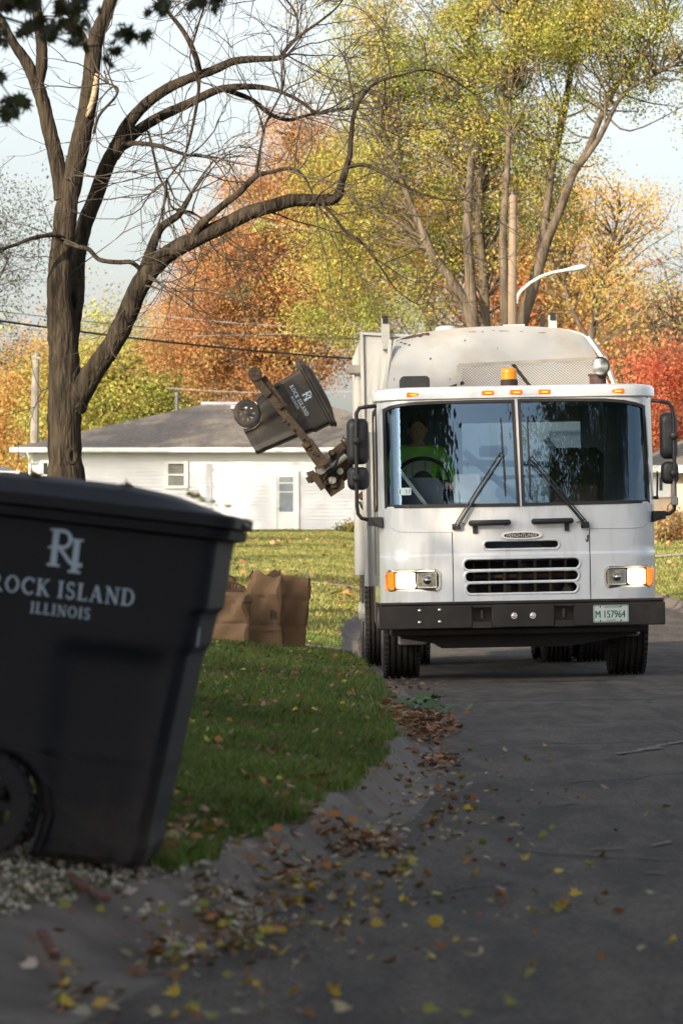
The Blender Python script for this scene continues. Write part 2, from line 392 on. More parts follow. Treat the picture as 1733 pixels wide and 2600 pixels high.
M_tar = mat('tar_seam', (.018, .018, .02), .7)
M_scuff = mat('chalky_scuff', (.17, .135, .125), .9, var=.4, scale=30)
M_conc = mat('gutter_concrete', (.135, .113, .097), .9, var=.28, scale=5, bump=.5, bscale=60, dirt=(.05, .042, .038), dscale=1.6, damt=.5)
M_drive = mat('driveway_concrete', (.22, .2, .18), .9, var=.2, scale=3, bump=.3)
M_soil = mat('lawn_ground', (.08, .105, .024), .95, var=.5, scale=9, bump=.6, dirt=(.09, .065, .03), dscale=1.2, damt=.7)
M_pave = mat('grey_path', (.32, .29, .25), .9, var=.15, scale=4)

DL = [float(x) for x in np.concatenate([np.arange(-80, 4, 4), np.arange(4, 48, .5), np.arange(48, 130, 1.5), [131, 140, 160, 200, 300, 390]])]
def strip(name, xs_fn, z_fn, m, label=None):
    mb = MB(); rows = [xs_fn(d) for d in DL]; n = len(rows[0])
    mb.grid(lambda i, j: (rows[i][j][0], DL[i], rows[i][j][1]), len(DL), n)
    o = mb.build(name, m, smooth=True, fix=False); tag(o, label, None, None, 'structure'); return o
SL = [0, .08, .2, .35, .6, .9, 1.25, 1.8, 2.6, 4, 6, 9, 14, 25, 60, 200, 500]
strip('lawn', lambda d: [(float(E(d)) - s, float(zl(s, d)) - (.0 if s > .02 else .02)) for s in SL], None, M_soil)
strip('road', lambda d: [(x, float(zroad(x, d))) for x in np.linspace(float(G(d)), float(RG(d)), 14)], None, M_asph)
def kerbrow(d, side):
    P = [(0, 0), (.06, -.006), (.12, .004), (.16, .028), (.19, .066), (.22, .098), (.25, .112), (.30, .116)]
    if side < 0:
        w = float(G(d) - E(d)) / .30 * 1.03 + .0
        return [(float(G(d)) - s * w, float(zroad(G(d), d)) + z + .004 * math.sin(d * 3)) for s, z in P]
    return [(float(RG(d)) + s, float(zroad(RG(d), d)) + z) for s, z in P]
strip('kerb_gutter', lambda d: kerbrow(d, -1), None, M_conc)
strip('kerb_far_side', lambda d: kerbrow(d, 1), None, M_conc).name = 'kerb_gutter'
strip('verge', lambda d: [(float(RG(d)) + .30 + s, float(zr_(s, d)) - (.0 if s > .02 else .02)) for s in SL], None, M_soil)
# driveway mouth across the verge, footpaths
def sheet(name, x0f, x1f, d0, d1, m, lift=.012, nx=14, nd=14):
    mb = MB()
    def P(i, j):
        d = lerp(d0, d1, i / (nd - 1)); x = lerp(x0f(d), x1f(d), j / (nx - 1)); return (x, d, zground(x, d) + lift)
    mb.grid(P, nd, nx); return tag(mb.build(name, m, smooth=True, fix=False), kind='structure')
sheet('driveway', lambda d: -14, lambda d: float(E(d)) + .02, 39.0, 41.6, M_drive, .02, 40)
sheet('footpath', lambda d: -.75 + (d - 64) * .3, lambda d: float(E(d)), 64, 65.2, M_pave, .03, 30)
sheet('footpath', lambda d: 5.2, lambda d: 30, 84, 85.6, M_pave, .03, 20)
# tar seams and chalk scuffs on the road
seam = MB()
def ribbon(mb, pts, w, lift=.004, jit=.3):
    out = []
    for i, (x, d) in enumerate(pts):
        a = pts[max(i - 1, 0)]; b = pts[min(i + 1, len(pts) - 1)]; t = Vector((b[0] - a[0], b[1] - a[1])).normalized(); nn = Vector((-t.y, t.x)) * w * .5 * random.uniform(1 - jit, 1 + jit)
        for sg in (1, -1):
            X, D = x + nn.x * sg, d + nn.y * sg; out.append((X, D, float(zroad(X, D)) + lift))
    mb.add(out, [(2 * i, 2 * i + 1, 2 * i + 3, 2 * i + 2) for i in range(len(pts) - 1)])
def gp(px, py):
    d = CAMZ * F / (py - HY)
    for _ in range(4):
        x = (px - CX) / F * d; d = (CAMZ - float(zroad(x, d))) * F / (py - HY)
    return ((px - CX) / F * d, d)
def wob(p0, p1, n, a):
    q = []; o = 0
    for i in range(n + 1):
        o = o * .7 + random.uniform(-a, a); t = i / n; q.append((lerp(p0[0], p1[0], t), lerp(p0[1], p1[1], t) + o))
    return q
for (a, b, w) in (((930, 1782), (1733, 1774), .05), ((1200, 1892), (1733, 1882), .035), ((1250, 1733), (1640, 1726), .06), ((1300, 2160), (1733, 2190), .02), ((1080, 1830), (1400, 1812), .02), ((1420, 1990), (1733, 1962), .016), ((960, 2290), (1300, 2240), .012), ((1180, 2060), (1500, 2040), .014), ((980, 1738), (1260, 1742), .03)):
    ribbon(seam, wob(gp(*a), gp(*b), 40, .05), w, jit=.6)
tag(seam.build('road_seam', M_tar, fix=False), kind='structure')
sc_ = MB()
ribbon(sc_, wob(gp(1560, 1917), gp(1733, 1884), 24, .04), .035, .006, .9); ribbon(sc_, wob(gp(1570, 1918), gp(1680, 1902), 14, .03), .03, .009, .9)
for (a, b) in (((1650, 2150), (1700, 2140)), ((1500, 2160), (1580, 2158)), ((1640, 2220), (1680, 2221))): ribbon(sc_, wob(gp(*a), gp(*b), 10, .02), .03, .006, .8)
tag(sc_.build('road_scuff', M_scuff, fix=False), kind='structure')

# ------------------------------------------------------------------ the white house
M_side = mat('white_siding', (.70, .70, .70), .6, var=.03, scale=2)
M_wtrim = mat('white_trim', (.8, .79, .76), .5, var=.03)
M_shing = mat('grey_shingles', (.15, .135, .12), .9, var=.5, scale=9, bump=.6, bscale=14, stretch=(1, 3, 3), dirt=(.19, .17, .155), dscale=.5, damt=.6)
M_dkglass, n_, L_, p_ = newmat('window_glass'); p_.inputs['Base Color'].default_value = (.03, .035, .04, 1); p_.inputs['Roughness'].default_value = .08
M_blind = mat('window_blind', (.34, .33, .29), .7, var=.1)
M_pipe = mat('vent_pipe_metal', (.11, .11, .115), .6, metal=.3)
M_flash = mat('roof_flashing', (.55, .57, .6), .4, metal=.4)
def clapboard(mb, x0, x1, y, z0, z1, h=.115, t=.028):
    n = int((z1 - z0) / h); prof = []
    for i in range(n):
        a = z0 + i * h; prof += [(y - t, a), (y, a + h)]
    prof += [(y - t, z0 + n * h), (y, z1)]
    mb.add([(x0, p[0], p[1]) for p in prof] + [(x1, p[0], p[1]) for p in prof], [(i, i + 1, i + 1 + len(prof), i + len(prof)) for i in range(len(prof) - 1)])
HD = 125.0; hs = F / HD
def hx(px): return (px - CX) / hs
def hz(py): return CAMZ + (HY - py) / hs
hz0 = 1.9; ez = hz(1137)
H = empty('white_house', (-3, HD, hz0), 'long white clapboard bungalow with grey hip roof across the lawn', 'house')
H.location = (0, 0, 0)
hx0, hx1, hdep = hx(78), 3.2, 8.6
mb = MB(); clapboard(mb, hx0, hx1, HD, hz0 - .5, ez)
mb.box(hx0, hx1, HD + .01, HD + hdep, hz0 - .5, ez)
mb.build('wall', M_side, H)
mb = MB(); mb.box(hx0 - .03, hx0 + .1, HD - .04, HD + .1, hz0 - .4, ez, .01); mb.build('corner_board', M_wtrim, H)
# hip roof
mb = MB(); ov = .55; x0, x1, y0, y1 = hx0 - ov, hx1 + ov, HD - ov, HD + hdep + ov; rz = ez + 1.52; ry = HD + hdep / 2; rx0 = -4.55; rx1 = x1 - 4.2
for dz in (0,):
    mb.add([(x0, y0, ez), (x1, y0, ez), (x1, y1, ez), (x0, y1, ez), (rx0, ry, rz), (rx1, ry, rz),
            (x0, y0, ez - .06), (x1, y0, ez - .06), (x1, y1, ez - .06), (x0, y1, ez - .06)],
           [(0, 1, 5, 4), (1, 2, 5), (2, 3, 4, 5), (3, 0, 4), (0, 1, 7, 6), (1, 2, 8, 7), (2, 3, 9, 8), (3, 0, 6, 9), (6, 7, 8, 9)])
roof = mb.build('roof', M_shing, H)
mb = MB(); mb.tube([(rx0 + .02, ry, rz + .03), (rx0 + 1.9, ry, rz + .03)], .07, 6); mb.box(rx0 + 1.0, rx0 + 1.9, ry - .9, ry - .3, rz - .16, rz - .06); mb.build('ridge_flashing', M_flash, roof)
mb = MB()
x = hx(500); z = hz(1108); mb.lathe([(z - .35, .05), (z + .12, .05), (z + .12, .06), (z + .15, .06)], 10, 'z', (x, HD + 1.2, 0))
mb.build('roof_vent', M_pipe, roof)
mb = MB(); x = hx(447); mb.lathe([(ez + .8, .07), (hz(990), .07), (hz(990), .10), (hz(980), .10)], 12, 'z', (x * 1.03, ry + .2, 0)); mb.build('chimney_pipe', M_pipe, roof)
mb = MB(); mb.box(x0 - .05, x1, y0 - .13, y0 - .01, ez - .16, ez - .01, .03); mb.build('gutter', M_wtrim, H)
mb = MB(); mb.box(x0 + .02, x1 - .02, y0 + .01, HD - .02, ez - .16, ez - .09); mb.box(x0, x0 + .06, y0, y1, ez - .16, ez - .02); mb.build('soffit', M_wtrim, H)
mb = MB(); mb.tube([(x0 + .5, y0 - .05, ez - .15), (x0 + .55, y0 + .1, ez - .3), (hx0 - .03 + .02, HD - .07, ez - .5), (hx0 + .0, HD - .07, hz0)], .045, 6); mb.build('downspout', M_wtrim, H)
def house_window(X0, X1, Z0, Z1, y, parent, mid=True, blinds=True, fw=.09):
    mb = MB(); mb.ring([(X0 - fw, Z0 - fw), (X1 + fw, Z0 - fw), (X1 + fw, Z1 + fw), (X0 - fw, Z1 + fw)], [(X0, Z0), (X1, Z0), (X1, Z1), (X0, Z1)], lambda a, b: (a, y - .075, b), lambda a, b: (a, y + .01, b))
    w = mb.build('window', M_wtrim, parent)
    mb = MB(); mb.box(X0, X1, y - .035, y - .025, Z0, Z1); mb.build('pane', M_dkglass, w)
    mb = MB(); c = (Z0 + Z1) / 2
    if mid: mb.box(X0, X1, y - .065, y - .037, c - .025, c + .025)
    mb.box(X0 + .001, X0 + .035, y - .063, y - .037, Z0, Z1); mb.box(X1 - .035, X1 - .001, y - .063, y - .037, Z0, Z1); mb.build('sash', M_wtrim, w)
    if blinds:
        mb = MB(); k = int((Z1 - Z0) / .05)
        for i in range(k): mb.box(X0 + .05, X1 - .05, y - .0365, y - .0355, Z0 + i * .05, Z0 + i * .05 + .03)
        mb.build('blind', M_blind, w)
    return w
house_window(hx(425), hx(470), hz(1233), hz(1178), HD - .02, H)
house_window(hx(108), hx(125), hz(1240), hz(1175), HD - .02, H, blinds=False)
# storm door
X0, X1 = hx(703), hx(750); Z0, Z1 = hz0 + .16, hz(1205)
mb = MB(); mb.ring([(X0 - .11, Z0 - .05), (X1 + .11, Z0 - .05), (X1 + .11, Z1 + .11), (X0 - .11, Z1 + .11)], [(X0, Z0), (X1, Z0), (X1, Z1), (X0, Z1)], lambda a, b: (a, HD - .09, b), lambda a, b: (a, HD + .02, b))
dr = mb.build('door', M_wtrim, H)
mb = MB(); q = Z0 + .62; mb.box(X0, X1, HD - .06, HD - .03, Z0, q); mb.box(X0, X0 + .07, HD - .06, HD - .03, q, Z1); mb.box(X1 - .07, X1, HD - .06, HD - .03, q, Z1); mb.box(X0 + .07, X1 - .07, HD - .06, HD - .03, Z1 - .07, Z1)
for zz in (.52, .76): mb.box(X0 + .07, X1 - .07, HD - .057, HD - .033, lerp(q, Z1, zz), lerp(q, Z1, zz) + .03)
mb.build('door_leaf', M_wtrim, dr)
mb = MB(); mb.box(X0 + .07, X1 - .07, HD - .045, HD - .04, q, Z1 - .07); mb.build('pane', mat('door_glass', (.25, .28, .3), .15), dr)
mb = MB(); mb.tube([(X0 + .05, HD - .09, q + .1), (X0 + .05, HD - .11, q + .1), (X0 + .14, HD - .11, q + .1)], .013, 6); mb.build('handle', M_pipe, dr)
mb = MB(); mb.box(X0 - .3, X1 + .3, HD - 1.0, HD - .02, hz0 - .3, Z0 - .06); mb.build('step', M_pave, H)
mb = MB(); mb.box(hx(535), hx(535) + .02, HD - .035, HD - .0, hz0, ez - .1); mb.build('conduit', M_wtrim, H)

# cream house to the other side of the street, low blue-roofed house at the frame's edge
M_cream = mat('cream_render', (.62, .48, .34), .8, var=.08, scale=3)
def simple_house(name, label, x0, x1, y0, y1, z0, ez, rh, mw, mr):
    h = empty(name, (0, 0, 0), label, 'house')
    mb = MB(); mb.box(x0, x1, y0, y1, z0 - .5, ez); mb.build('wall', mw, h)
    mb = MB(); o = .5; ym = (y0 + y1) / 2
    mb.add([(x0 - o, y0 - o, ez), (x1 + o, y0 - o, ez), (x1 + o, y1 + o, ez), (x0 - o, y1 + o, ez), (x0 + 3, ym, ez + rh), (x1 - 3, ym, ez + rh), (x0 - o, y0 - o, ez - .12), (x1 + o, y0 - o, ez - .12), (x1 + o, y1 + o, ez - .12), (x0 - o, y1 + o, ez - .12)],
           [(0, 1, 5, 4), (1, 2, 5), (2, 3, 4, 5), (3, 0, 4), (0, 1, 7, 6), (1, 2, 8, 7), (2, 3, 9, 8), (3, 0, 6, 9), (6, 7, 8, 9)])
    mb.build('roof', mr, h)
    mb = MB(); mb.box(x0 - o - .04, x1 + o + .04, y0 - o - .1, y0 - o - .002, ez - .18, ez + .01, .02); mb.build('gutter', M_wtrim, h)
    return h
q = F / 100.0
hR = simple_house('cream_house', 'cream rendered house seen past the truck with a white framed window', (1640 - CX) / q, 22, 100, 108, 1.7, CAMZ + (HY - 1184) / q, 1.6, M_cream, M_shing)
house_window((1668 - CX) / q, (1684 - CX) / q, CAMZ + (HY - 1246) / q, CAMZ + (HY - 1212) / q, 99.98, hR, mid=False, blinds=False, fw=.16)
house_window(12, 13.2, 2.6, 3.7, 99.98, hR)
hL = simple_house('blue_roofed_house', 'low house with a blue grey roof at the edge of the lawn', -27, at(44, 1200, 150).x - .4, 150, 158, 2.0, CAMZ + (HY - 1198) / (F / 150), .95, M_side, mat('blue_shingles', (.10, .12, .17), .9, var=.2, scale=8))
house_window(-17, -15.8, 2.9, 4.0, 149.98, hL)

# ------------------------------------------------------------------ utility poles, street light, wires
M_pole = mat('weathered_pole', (.20, .15, .11), .9, var=.3, scale=6, stretch=(1, 1, .1), bump=.4)
M_polel = mat('pale_pole', (.38, .34, .29), .8, var=.12, scale=5, stretch=(1, 1, .1))
M_lamp = mat('lamp_white_metal', (.55, .56, .56), .35, var=.04)
M_black = mat('black_fitting', (.02, .02, .022), .5)
def P92(px, py): return at(px, py, 92)
P = empty('street_lamp', (0, 0, 0), 'brown wooden pole with curved white street light arm rising behind the truck', 'street lamp')
mb = MB(); mb.tube([Vector((P92(1298, 800).x, 92, .9)), P92(1300, 700), P92(1302, 495)], [.115, .10, .085], 12); mb.build('pole', M_pole, P)
mb = MB(); mb.tube([P92(1301, 498), P92(1301, 484)], .06, 8); mb.tube([P92(1290, 492), P92(1318, 492)], .03, 6); mb.build('insulator', M_black, P)
mb = MB(); mb.tube([P92(1311, 770), P92(1312, 752), P92(1322, 738), P92(1345, 718), P92(1370, 703), P92(1400, 692), P92(1440, 685)], .034, 8); mb.tube([P92(1308, 768), P92(1306, 745)], .04, 6); mb.build('arm', M_lamp, P)
mb = MB(); a = P92(1432, 686); mb.lathe([(0, .02), (.03, .06), (.12, .09), (.3, .13), (.45, .12), (.53, .07), (.55, .01)], 14, 'x'); 
hd = mb.build('lamp_head', M_lamp, P, smooth=True); hd.location = a; hd.scale = (.95, .9, .55); hd.rotation_euler = (0, R(-9), 0)
P = empty('utility_pole', (0, 0, 0), 'pale round utility pole standing before the autumn treeline', 'utility pole')
mb = MB(); mb.tube([at(88, 1125, 118), at(90, 1000, 118), at(92, 897, 118)], [.13, .12, .10], 10); mb.build('pole', M_polel, P)
mb = MB(); mb.box(at(92, 900, 118).x - .11, at(92, 900, 118).x + .14, 117.87, 117.93, at(92, 912, 118).z, at(92, 905, 118).z); mb.build('bracket', M_polel, P)
M_wire = mat('wire_black', (.015, .015, .018), .7); M_wire2 = mat('wire_pale', (.30, .32, .35), .6)
def wire(label, p, q, sag, r, m):
    mb = MB(); p, q = Vector(p), Vector(q); n = 24
    mb.tube([p.lerp(q, i / n) - Vector((0, 0, sag * 4 * (i / n) * (1 - i / n))) for i in range(n + 1)], r, 5)
    tag(mb.build('power_line', m), label, 'cable')
wire('thick black cable sloping down from the sky behind the bare tree to the truck', at(-250, 778, 70), at(1150, 925, 86), .15, .02, M_wire)
wire('thin dark wire strung just above the thick black cable', at(-200, 762, 95), at(1298, 862, 95), .3, .01, M_wire)
wire('thin level wire crossing the pale sky beside the tall trunk', at(-200, 850, 120), at(900, 842, 120), .1, .01, M_wire2)
wire('thin wire passing the top of the pale utility pole', at(-300, 896, 119), at(94, 899, 118.6), .1, .01, M_wire2)
wire('pale wire crossing in front of the orange oak, above the others', at(400, 800, 140), at(1300, 824, 140), .3, .011, M_wire2)
wire('pale wire crossing low in front of the orange oak', at(420, 985, 140), at(1100, 980, 140), .2, .011, M_wire2)
wire('high thin wire slanting behind the limbs of the bare tree', at(-200, 412, 110), at(1300, 632, 110), .3, .011, M_wire2)

# ------------------------------------------------------------------ trees
M_bark = barkmat('furrowed_bark', (.009, .0075, .006), (.068, .054, .040), 11, 1.0)
M_twig = mat('twig_bark', (.05, .038, .03), .9, var=.3, scale=4)
M_bark2 = barkmat('grey_bark', (.045, .035, .026), (.17, .135, .10), 5, .8)
M_leaf = leafmat('autumn_leaves', .38)
def smooth_line(P, sub=5):
    "Catmull-Rom through (vec, r) pairs"
    out = []
    n = len(P)
    for i in range(n - 1):
        p0, p1, p2, p3 = P[max(i - 1, 0)], P[i], P[i + 1], P[min(i + 2, n - 1)]
        for k in range(sub):
            t = k / sub
            v = .5 * ((2 * p1[0]) + (p2[0] - p0[0]) * t + (2 * p0[0] - 5 * p1[0] + 4 * p2[0] - p3[0]) * t * t + (3 * p1[0] - p0[0] - 3 * p2[0] + p3[0]) * t ** 3)
            out.append((v, lerp(p1[1], p2[1], t)))
    out.append(P[-1]); return out
def limb(mb, P, n=10, sub=5, knob=.05):
    S = smooth_line(P, sub); mb.tube([a for a, r in S], [r * random.uniform(1 - knob, 1 + knob) for a, r in S], n); return S
def twig(mb, p, d, L, r, lev, spread=.7, grav=-.02, kids=3):
    n = max(4, int(L / .12)); pts = [p.copy()]; rs = [r]; q = p.copy(); v = d.normalized(); seg = L / n
    bend = Vector((random.gauss(0, 1), random.gauss(0, .6), random.gauss(0, 1))) * .09
    for i in range(n):
        v = (v + bend + Vector((random.gauss(0, .13), random.gauss(0, .13), random.gauss(0, .13) + grav))).normalized()
        if random.random() < .18: bend = -bend * random.uniform(.5, 1.3)
        q = q + v * seg; pts.append(q.copy()); rs.append(r * (1 - .75 * (i + 1) / n))
        if lev > 0 and i > 0 and random.random() < kids / n * 1.2:
            s = (v + Vector((random.gauss(0, spread), random.gauss(0, spread * .7), random.gauss(0, spread)))).normalized()
            twig(mb, q, s, L * random.uniform(.35, .65), max(r * .6, .0035), lev - 1, spread, grav, kids)
    mb.tube(pts, rs, 4 if r < .02 else 6, cap=False)

# ---- the bare spreading tree
TD = 50.0
def q7(x, y, r, dd=0): 
    return (at(x / 1.742, y / 1.742, TD + dd), r / 1.742 / (F / TD) * (1.0 + .14 * min(1, max(0, (r - 12) / 30))))
BT = empty('bare_tree', (0, 0, 0), 'big bare tree with furrowed trunk arching its limbs over the bin and lawn', 'tree')
L_ = []
def LM(*pts, n=12): L_.append((pts, n))
LM((300, 2350, 92), (296, 2150, 78), (288, 2020, 66), (285, 1850, 66), (288, 1700, 64), (282, 1560, 60), (268, 1400, 52), (262, 1300, 48), (268, 1150, 45), (283, 1040, 45), (297, 900, 43), (330, 750, 41), (362, 600, 38), (395, 430, 36), (412, 250, 34), (432, 150, 31), (470, 60, 29), (505, -60, 27), (540, -260, 22), (600, -500, 14), n=20)
LM((282, 880, 38), (268, 800, 34), (245, 680, 32), (215, 560, 30), (190, 450, 29), (158, 360, 27), (115, 270, 24), (60, 190, 20), (0, 80, 17), (-90, -60, 12))
LM((170, 370, 24), (184, 300, 25), (185, 200, 24), (172, 100, 22), (150, -40, 20), (110, -220, 14))
LM((300, 1560, 40, .1), (318, 1420, 38, .2), (336, 1300, 35, .3), (345, 1130, 34, .4), (372, 1000, 34, .5), (420, 880, 33, .5), (470, 740, 32, .5), (512, 655, 30, .4), (560, 560, 27, .4), (640, 465, 24, .3), (740, 392, 22, .2), (850, 342, 20, .1), (940, 312, 19, .1), (1030, 272, 17), (1120, 262, 15), (1220, 258, 12), (1268, 243, 9))
LM((505, 690, 26, .5), (545, 635, 26, .6), (620, 570, 23, .7), (720, 510, 22, .7), (830, 460, 20, .8), (950, 402, 17, .8), (1040, 385, 15, .7), (1140, 385, 12, .5), (1230, 402, 9, .4), (1330, 450, 8, .2), (1400, 500, 7, .1), (1470, 490, 6), (1560, 480, 5, -.1))
LM((1000, 398, 12, .8), (1050, 415, 12, .9), (1120, 445, 11, 1), (1200, 508, 10, 1.1), (1275, 530, 9, 1.2), (1340, 515, 7, 1.2), (1400, 500, 6, 1.2))
LM((325, 1800, 50), (370, 1715, 46, -.1), (430, 1620, 41, -.2), (500, 1520, 40, -.3), (560, 1400, 40, -.4), (615, 1270, 39, -.5), (680, 1180, 37, -.6), (770, 1105, 35, -.7), (880, 1050, 32, -.8), (1000, 992, 32, -.9), (1100, 942, 30, -1), (1200, 912, 28, -1.1), (1300, 886, 27, -1.1), (1420, 886, 25, -1.1), (1488, 872, 22, -1.1), (1512, 800, 16, -1.1), (1543, 700, 13, -1), (1552, 600, 11, -1), (1572, 480, 9, -.9), (1650, 372, 6.5, -.8), (1780, 330, 5, -.7), (1880, 310, 4, -.6), (1990, 345, 4, -.5), (2100, 420, 3, -.4), n=14)
LM((1535, 740, 9, -1), (1610, 730, 8, -1.2), (1700, 770, 7, -1.4), (1800, 830, 6, -1.5), (1950, 882, 4, -1.7), (2050, 880, 3, -1.8), n=7)
LM((1410, 885, 9, -1.1), (1470, 950, 7, -1.3), (1540, 1040, 6, -1.4), (1610, 1085, 5, -1.5), (1680, 1180, 4, -1.6), (1760, 1290, 3, -1.6), (1850, 1350, 2, -1.7), n=6)
LM((632, 1210, 26, -.5), (668, 1105, 21, -.3), (710, 1010, 18, -.2), (790, 950, 15, -.1), (825, 895, 12), (846, 856, 10), n=9)
LM((855, 1060, 24, -.8), (880, 1005, 19, -.9), (930, 955, 16, -1), (990, 905, 15, -1), (1060, 850, 14, -1.1), (1130, 780, 12, -1.1), (1200, 760, 9, -1.2), (1290, 745, 7, -1.3), (1350, 790, 5, -1.4), (1400, 900, 3, -1.4), n=9)
LM((285, 1060, 12, -.2), (240, 1040, 10, -.4), (150, 1052, 9, -.6), (70, 1082, 8, -.7), (0, 1100, 7, -.8), (-90, 1090, 5, -.9), n=7)
LM((290, 1070, 12, -.3), (340, 1090, 10, -.4), (392, 1102, 10, -.5), (440, 1148, 10, -.5), (520, 1160, 10, -.6), (580, 1160, 10, -.6), (625, 1195, 10, -.6), n=8)
LM((405, 260, 22, .1), (380, 190, 15, .2), (345, 130, 13, .3), (300, 50, 12, .4), (250, -40, 9, .5), n=7)
LM((885, 335, 14, .1), (868, 260, 13, -.1), (835, 180, 12, -.2), (790, 110, 10, -.2), (730, 40, 8, -.3), (680, -30, 6, -.3), n=7)
LM((882, 340, 8, .1), (874, 440, 7, -.2), (845, 590, 6, -.3), (815, 690, 5, -.3), (765, 760, 4, -.3), (735, 800, 4, -.3), n=6)
LM((655, 580, 6, .6), (680, 680, 6, .5), (700, 770, 6, .4), (740, 850, 5, .3), (765, 920, 5, .2), (850, 940, 5, .1), (920, 990, 4, 0), n=6)
LM((1130, 780, 9, -1.1), (1148, 680, 7, -1.1), (1168, 570, 6, -1.1), (1195, 505, 5, -1.1), (1240, 420, 4, -1.1), n=6)
LM((1240, 250, 9), (1290, 190, 9, -.1), (1350, 140, 7, -.2), (1420, 90, 5, -.2), (1500, 20, 4, -.2), (1560, -80, 3, -.2), n=6)
LM((1310, 170, 7, -.1), (1315, 90, 6, -.1), (1290, 30, 5), (1240, -30, 4), n=6)
LM((850, 200, 5, -.2), (880, 100, 5, -.3), (905, 20, 4, -.4), (920, -60, 3, -.4), n=5)
LM((415, 590, 7, -.2), (440, 510, 7, -.4), (510, 430, 6, -.5), (520, 390, 5, -.5), (480, 370, 4, -.5), n=6)
LM((540, 640, 12, .2), (600, 633, 11, .1), (700, 645, 10, 0), (760, 665, 8, -.1), (832, 688, 7, -.1), n=7)
mb = MB(); LS = []
for pts, n in L_:
    LS.append(limb(mb, [q7(*p) for p in pts], n))
mb.build('trunk', M_bark, BT, smooth=True, fix=False)
# knot hole with a swollen rim on the trunk, buttress root
hole = at(183, 1158, TD - .42)
mb = MB(); mb.tube([hole + Vector((.045 * math.cos(R(a)), -.0 + .02 * math.cos(R(a)), .085 * math.sin(R(a)))) for a in range(0, 360, 20)], .032, 8, closed=True); mb.build('knot_rim', M_bark, BT, smooth=True)
mb = MB(); mb.add([hole + Vector((.045 * math.cos(R(a)), .01, .085 * math.sin(R(a)))) for a in range(0, 360, 20)], [tuple(range(18))]); mb.build('knot_hole', M_black, BT)
mb = MB(); bark_scar = [q7(430, 330, 12, -.12), q7(418, 420, 16, -.15), q7(398, 490, 15, -.14), q7(385, 520, 6, -.08)]
limb(mb, [(p + Vector((0, -.06, 0)), r * .8) for p, r in bark_scar], 8); mb.build('bark_scar', mat('bare_wood', (.38, .28, .19), .8, var=.25, scale=9, stretch=(1, 1, .15)), BT, smooth=True)
mb = MB()
for S, (pts, n) in zip(LS, L_):
    r0 = pts[0][2]
    for i, (p, r) in enumerate(S):
        if i == 0 or p.z > 9.4: continue
        k = .29 if r < .022 else (.12 if r < .06 else .07)
        if p.z < 2.6: k *= .1
        if random.random() < k:
            t = (S[min(i + 1, len(S) - 1)][0] - S[i - 1][0]).normalized()
            d = (t * .5 + Vector((random.gauss(0, .7), random.gauss(0, .5), random.gauss(.1, .7)))).normalized()
            twig(mb, p, d, random.uniform(.7, 1.9), random.uniform(.007, .013), 2, kids=2.4)
    e, r = S[-1]; t = (e - S[-3][0]).normalized()
    for k in range(4): twig(mb, e, t + Vector((random.gauss(0, .5), random.gauss(0, .4), random.gauss(0, .5))), random.uniform(.7, 1.6), min(r, .012), 2, kids=3)
mb.build('twigs', M_twig, BT, fix=False)

# ---- leafy trees
YG = [(.48, .44, .09), (.28, .34, .06), (.54, .45, .11), (.17, .24, .045), (.52, .34, .10), (.38, .38, .08), (.12, .16, .035), (.42, .28, .09), (.24, .28, .05)]
OR = [(.48, .20, .07), (.58, .28, .09), (.36, .14, .06), (.46, .27, .11), (.28, .16, .09), (.54, .33, .12), (.40, .16, .07), (.3, .24, .09)]
RD = [(.54, .09, .06), (.60, .16, .08), (.44, .07, .05), (.56, .24, .10)]
GO = [(.66, .40, .08), (.58, .38, .10), (.45, .34, .10), (.68, .46, .15)]
BR = [(.46, .32, .15), (.38, .28, .14), (.52, .38, .18), (.34, .32, .12)]
GR = [(.18, .22, .05), (.26, .28, .06), (.34, .32, .07), (.42, .35, .08)]
def crown(name, d, ells, nclump, per, size, pal, parent, rad=(.5, 1.0), depthk=.75, m=None, sup=9, spr=1.15):
    s = F / d; w = np.array([e[2] * e[3] * (e[4] if len(e) > 4 else 1) for e in ells], float); w /= w.sum()
    nsup = max(8, nclump // sup); ids = RNG.choice(len(ells), nsup, p=w); C = []
    for i in ids:
        e = ells[i]; v = RNG.normal(size=3); v /= np.linalg.norm(v); v *= RNG.uniform(.25, 1) ** .45
        c = at(e[0], e[1], d); C.append((c.x + v[0] * e[2] / s, d + v[1] * e[2] / s * depthk, c.z + v[2] * e[3] / s))
    C = np.array(C); C = C[RNG.integers(0, nsup, nclump)] + RNG.normal(size=(nclump, 3)) * np.array([1, 1, .62]) * rad[1] * spr; rr = RNG.uniform(rad[0], rad[1], nclump)
    P = clumps_to_points(C, rr, per); cols = palette_cols(nclump, pal, .2).repeat(per, 0) * .6 + palette_cols(len(P), pal, .25) * .4
    o = np_mesh(name, leaf_quads(P, size), 4, m or M_leaf, parent, cols)
    return o, C
def connectors(mb, C, S, k, r=.03):
    pts = [p for L in S for (p, q) in L]
    for i in RNG.choice(len(C), min(k, len(C)), replace=False):
        c = Vector(C[i]); cand = [p for p in pts if p.z < c.z + .3] or pts; cand = random.sample(cand, min(len(cand), 60)); b = min(cand, key=lambda p: (p - c).length + 1.5 * max(0, math.hypot(p.x - c.x, p.y - c.y) * .8 - (c.z - p.z)))
        if (b - c).length > 3.6: continue
        ln = (c - b).length; mid = b.lerp(c, .5) + Vector((random.gauss(0, .09), random.gauss(0, .09), random.gauss(.0, .12))) * ln
        S_ = smooth_line([(b, r), (mid, r * .7), (c, r * .3)], 4); mb.tube([a for a, q in S_], [q for a, q in S_], 5, cap=False)
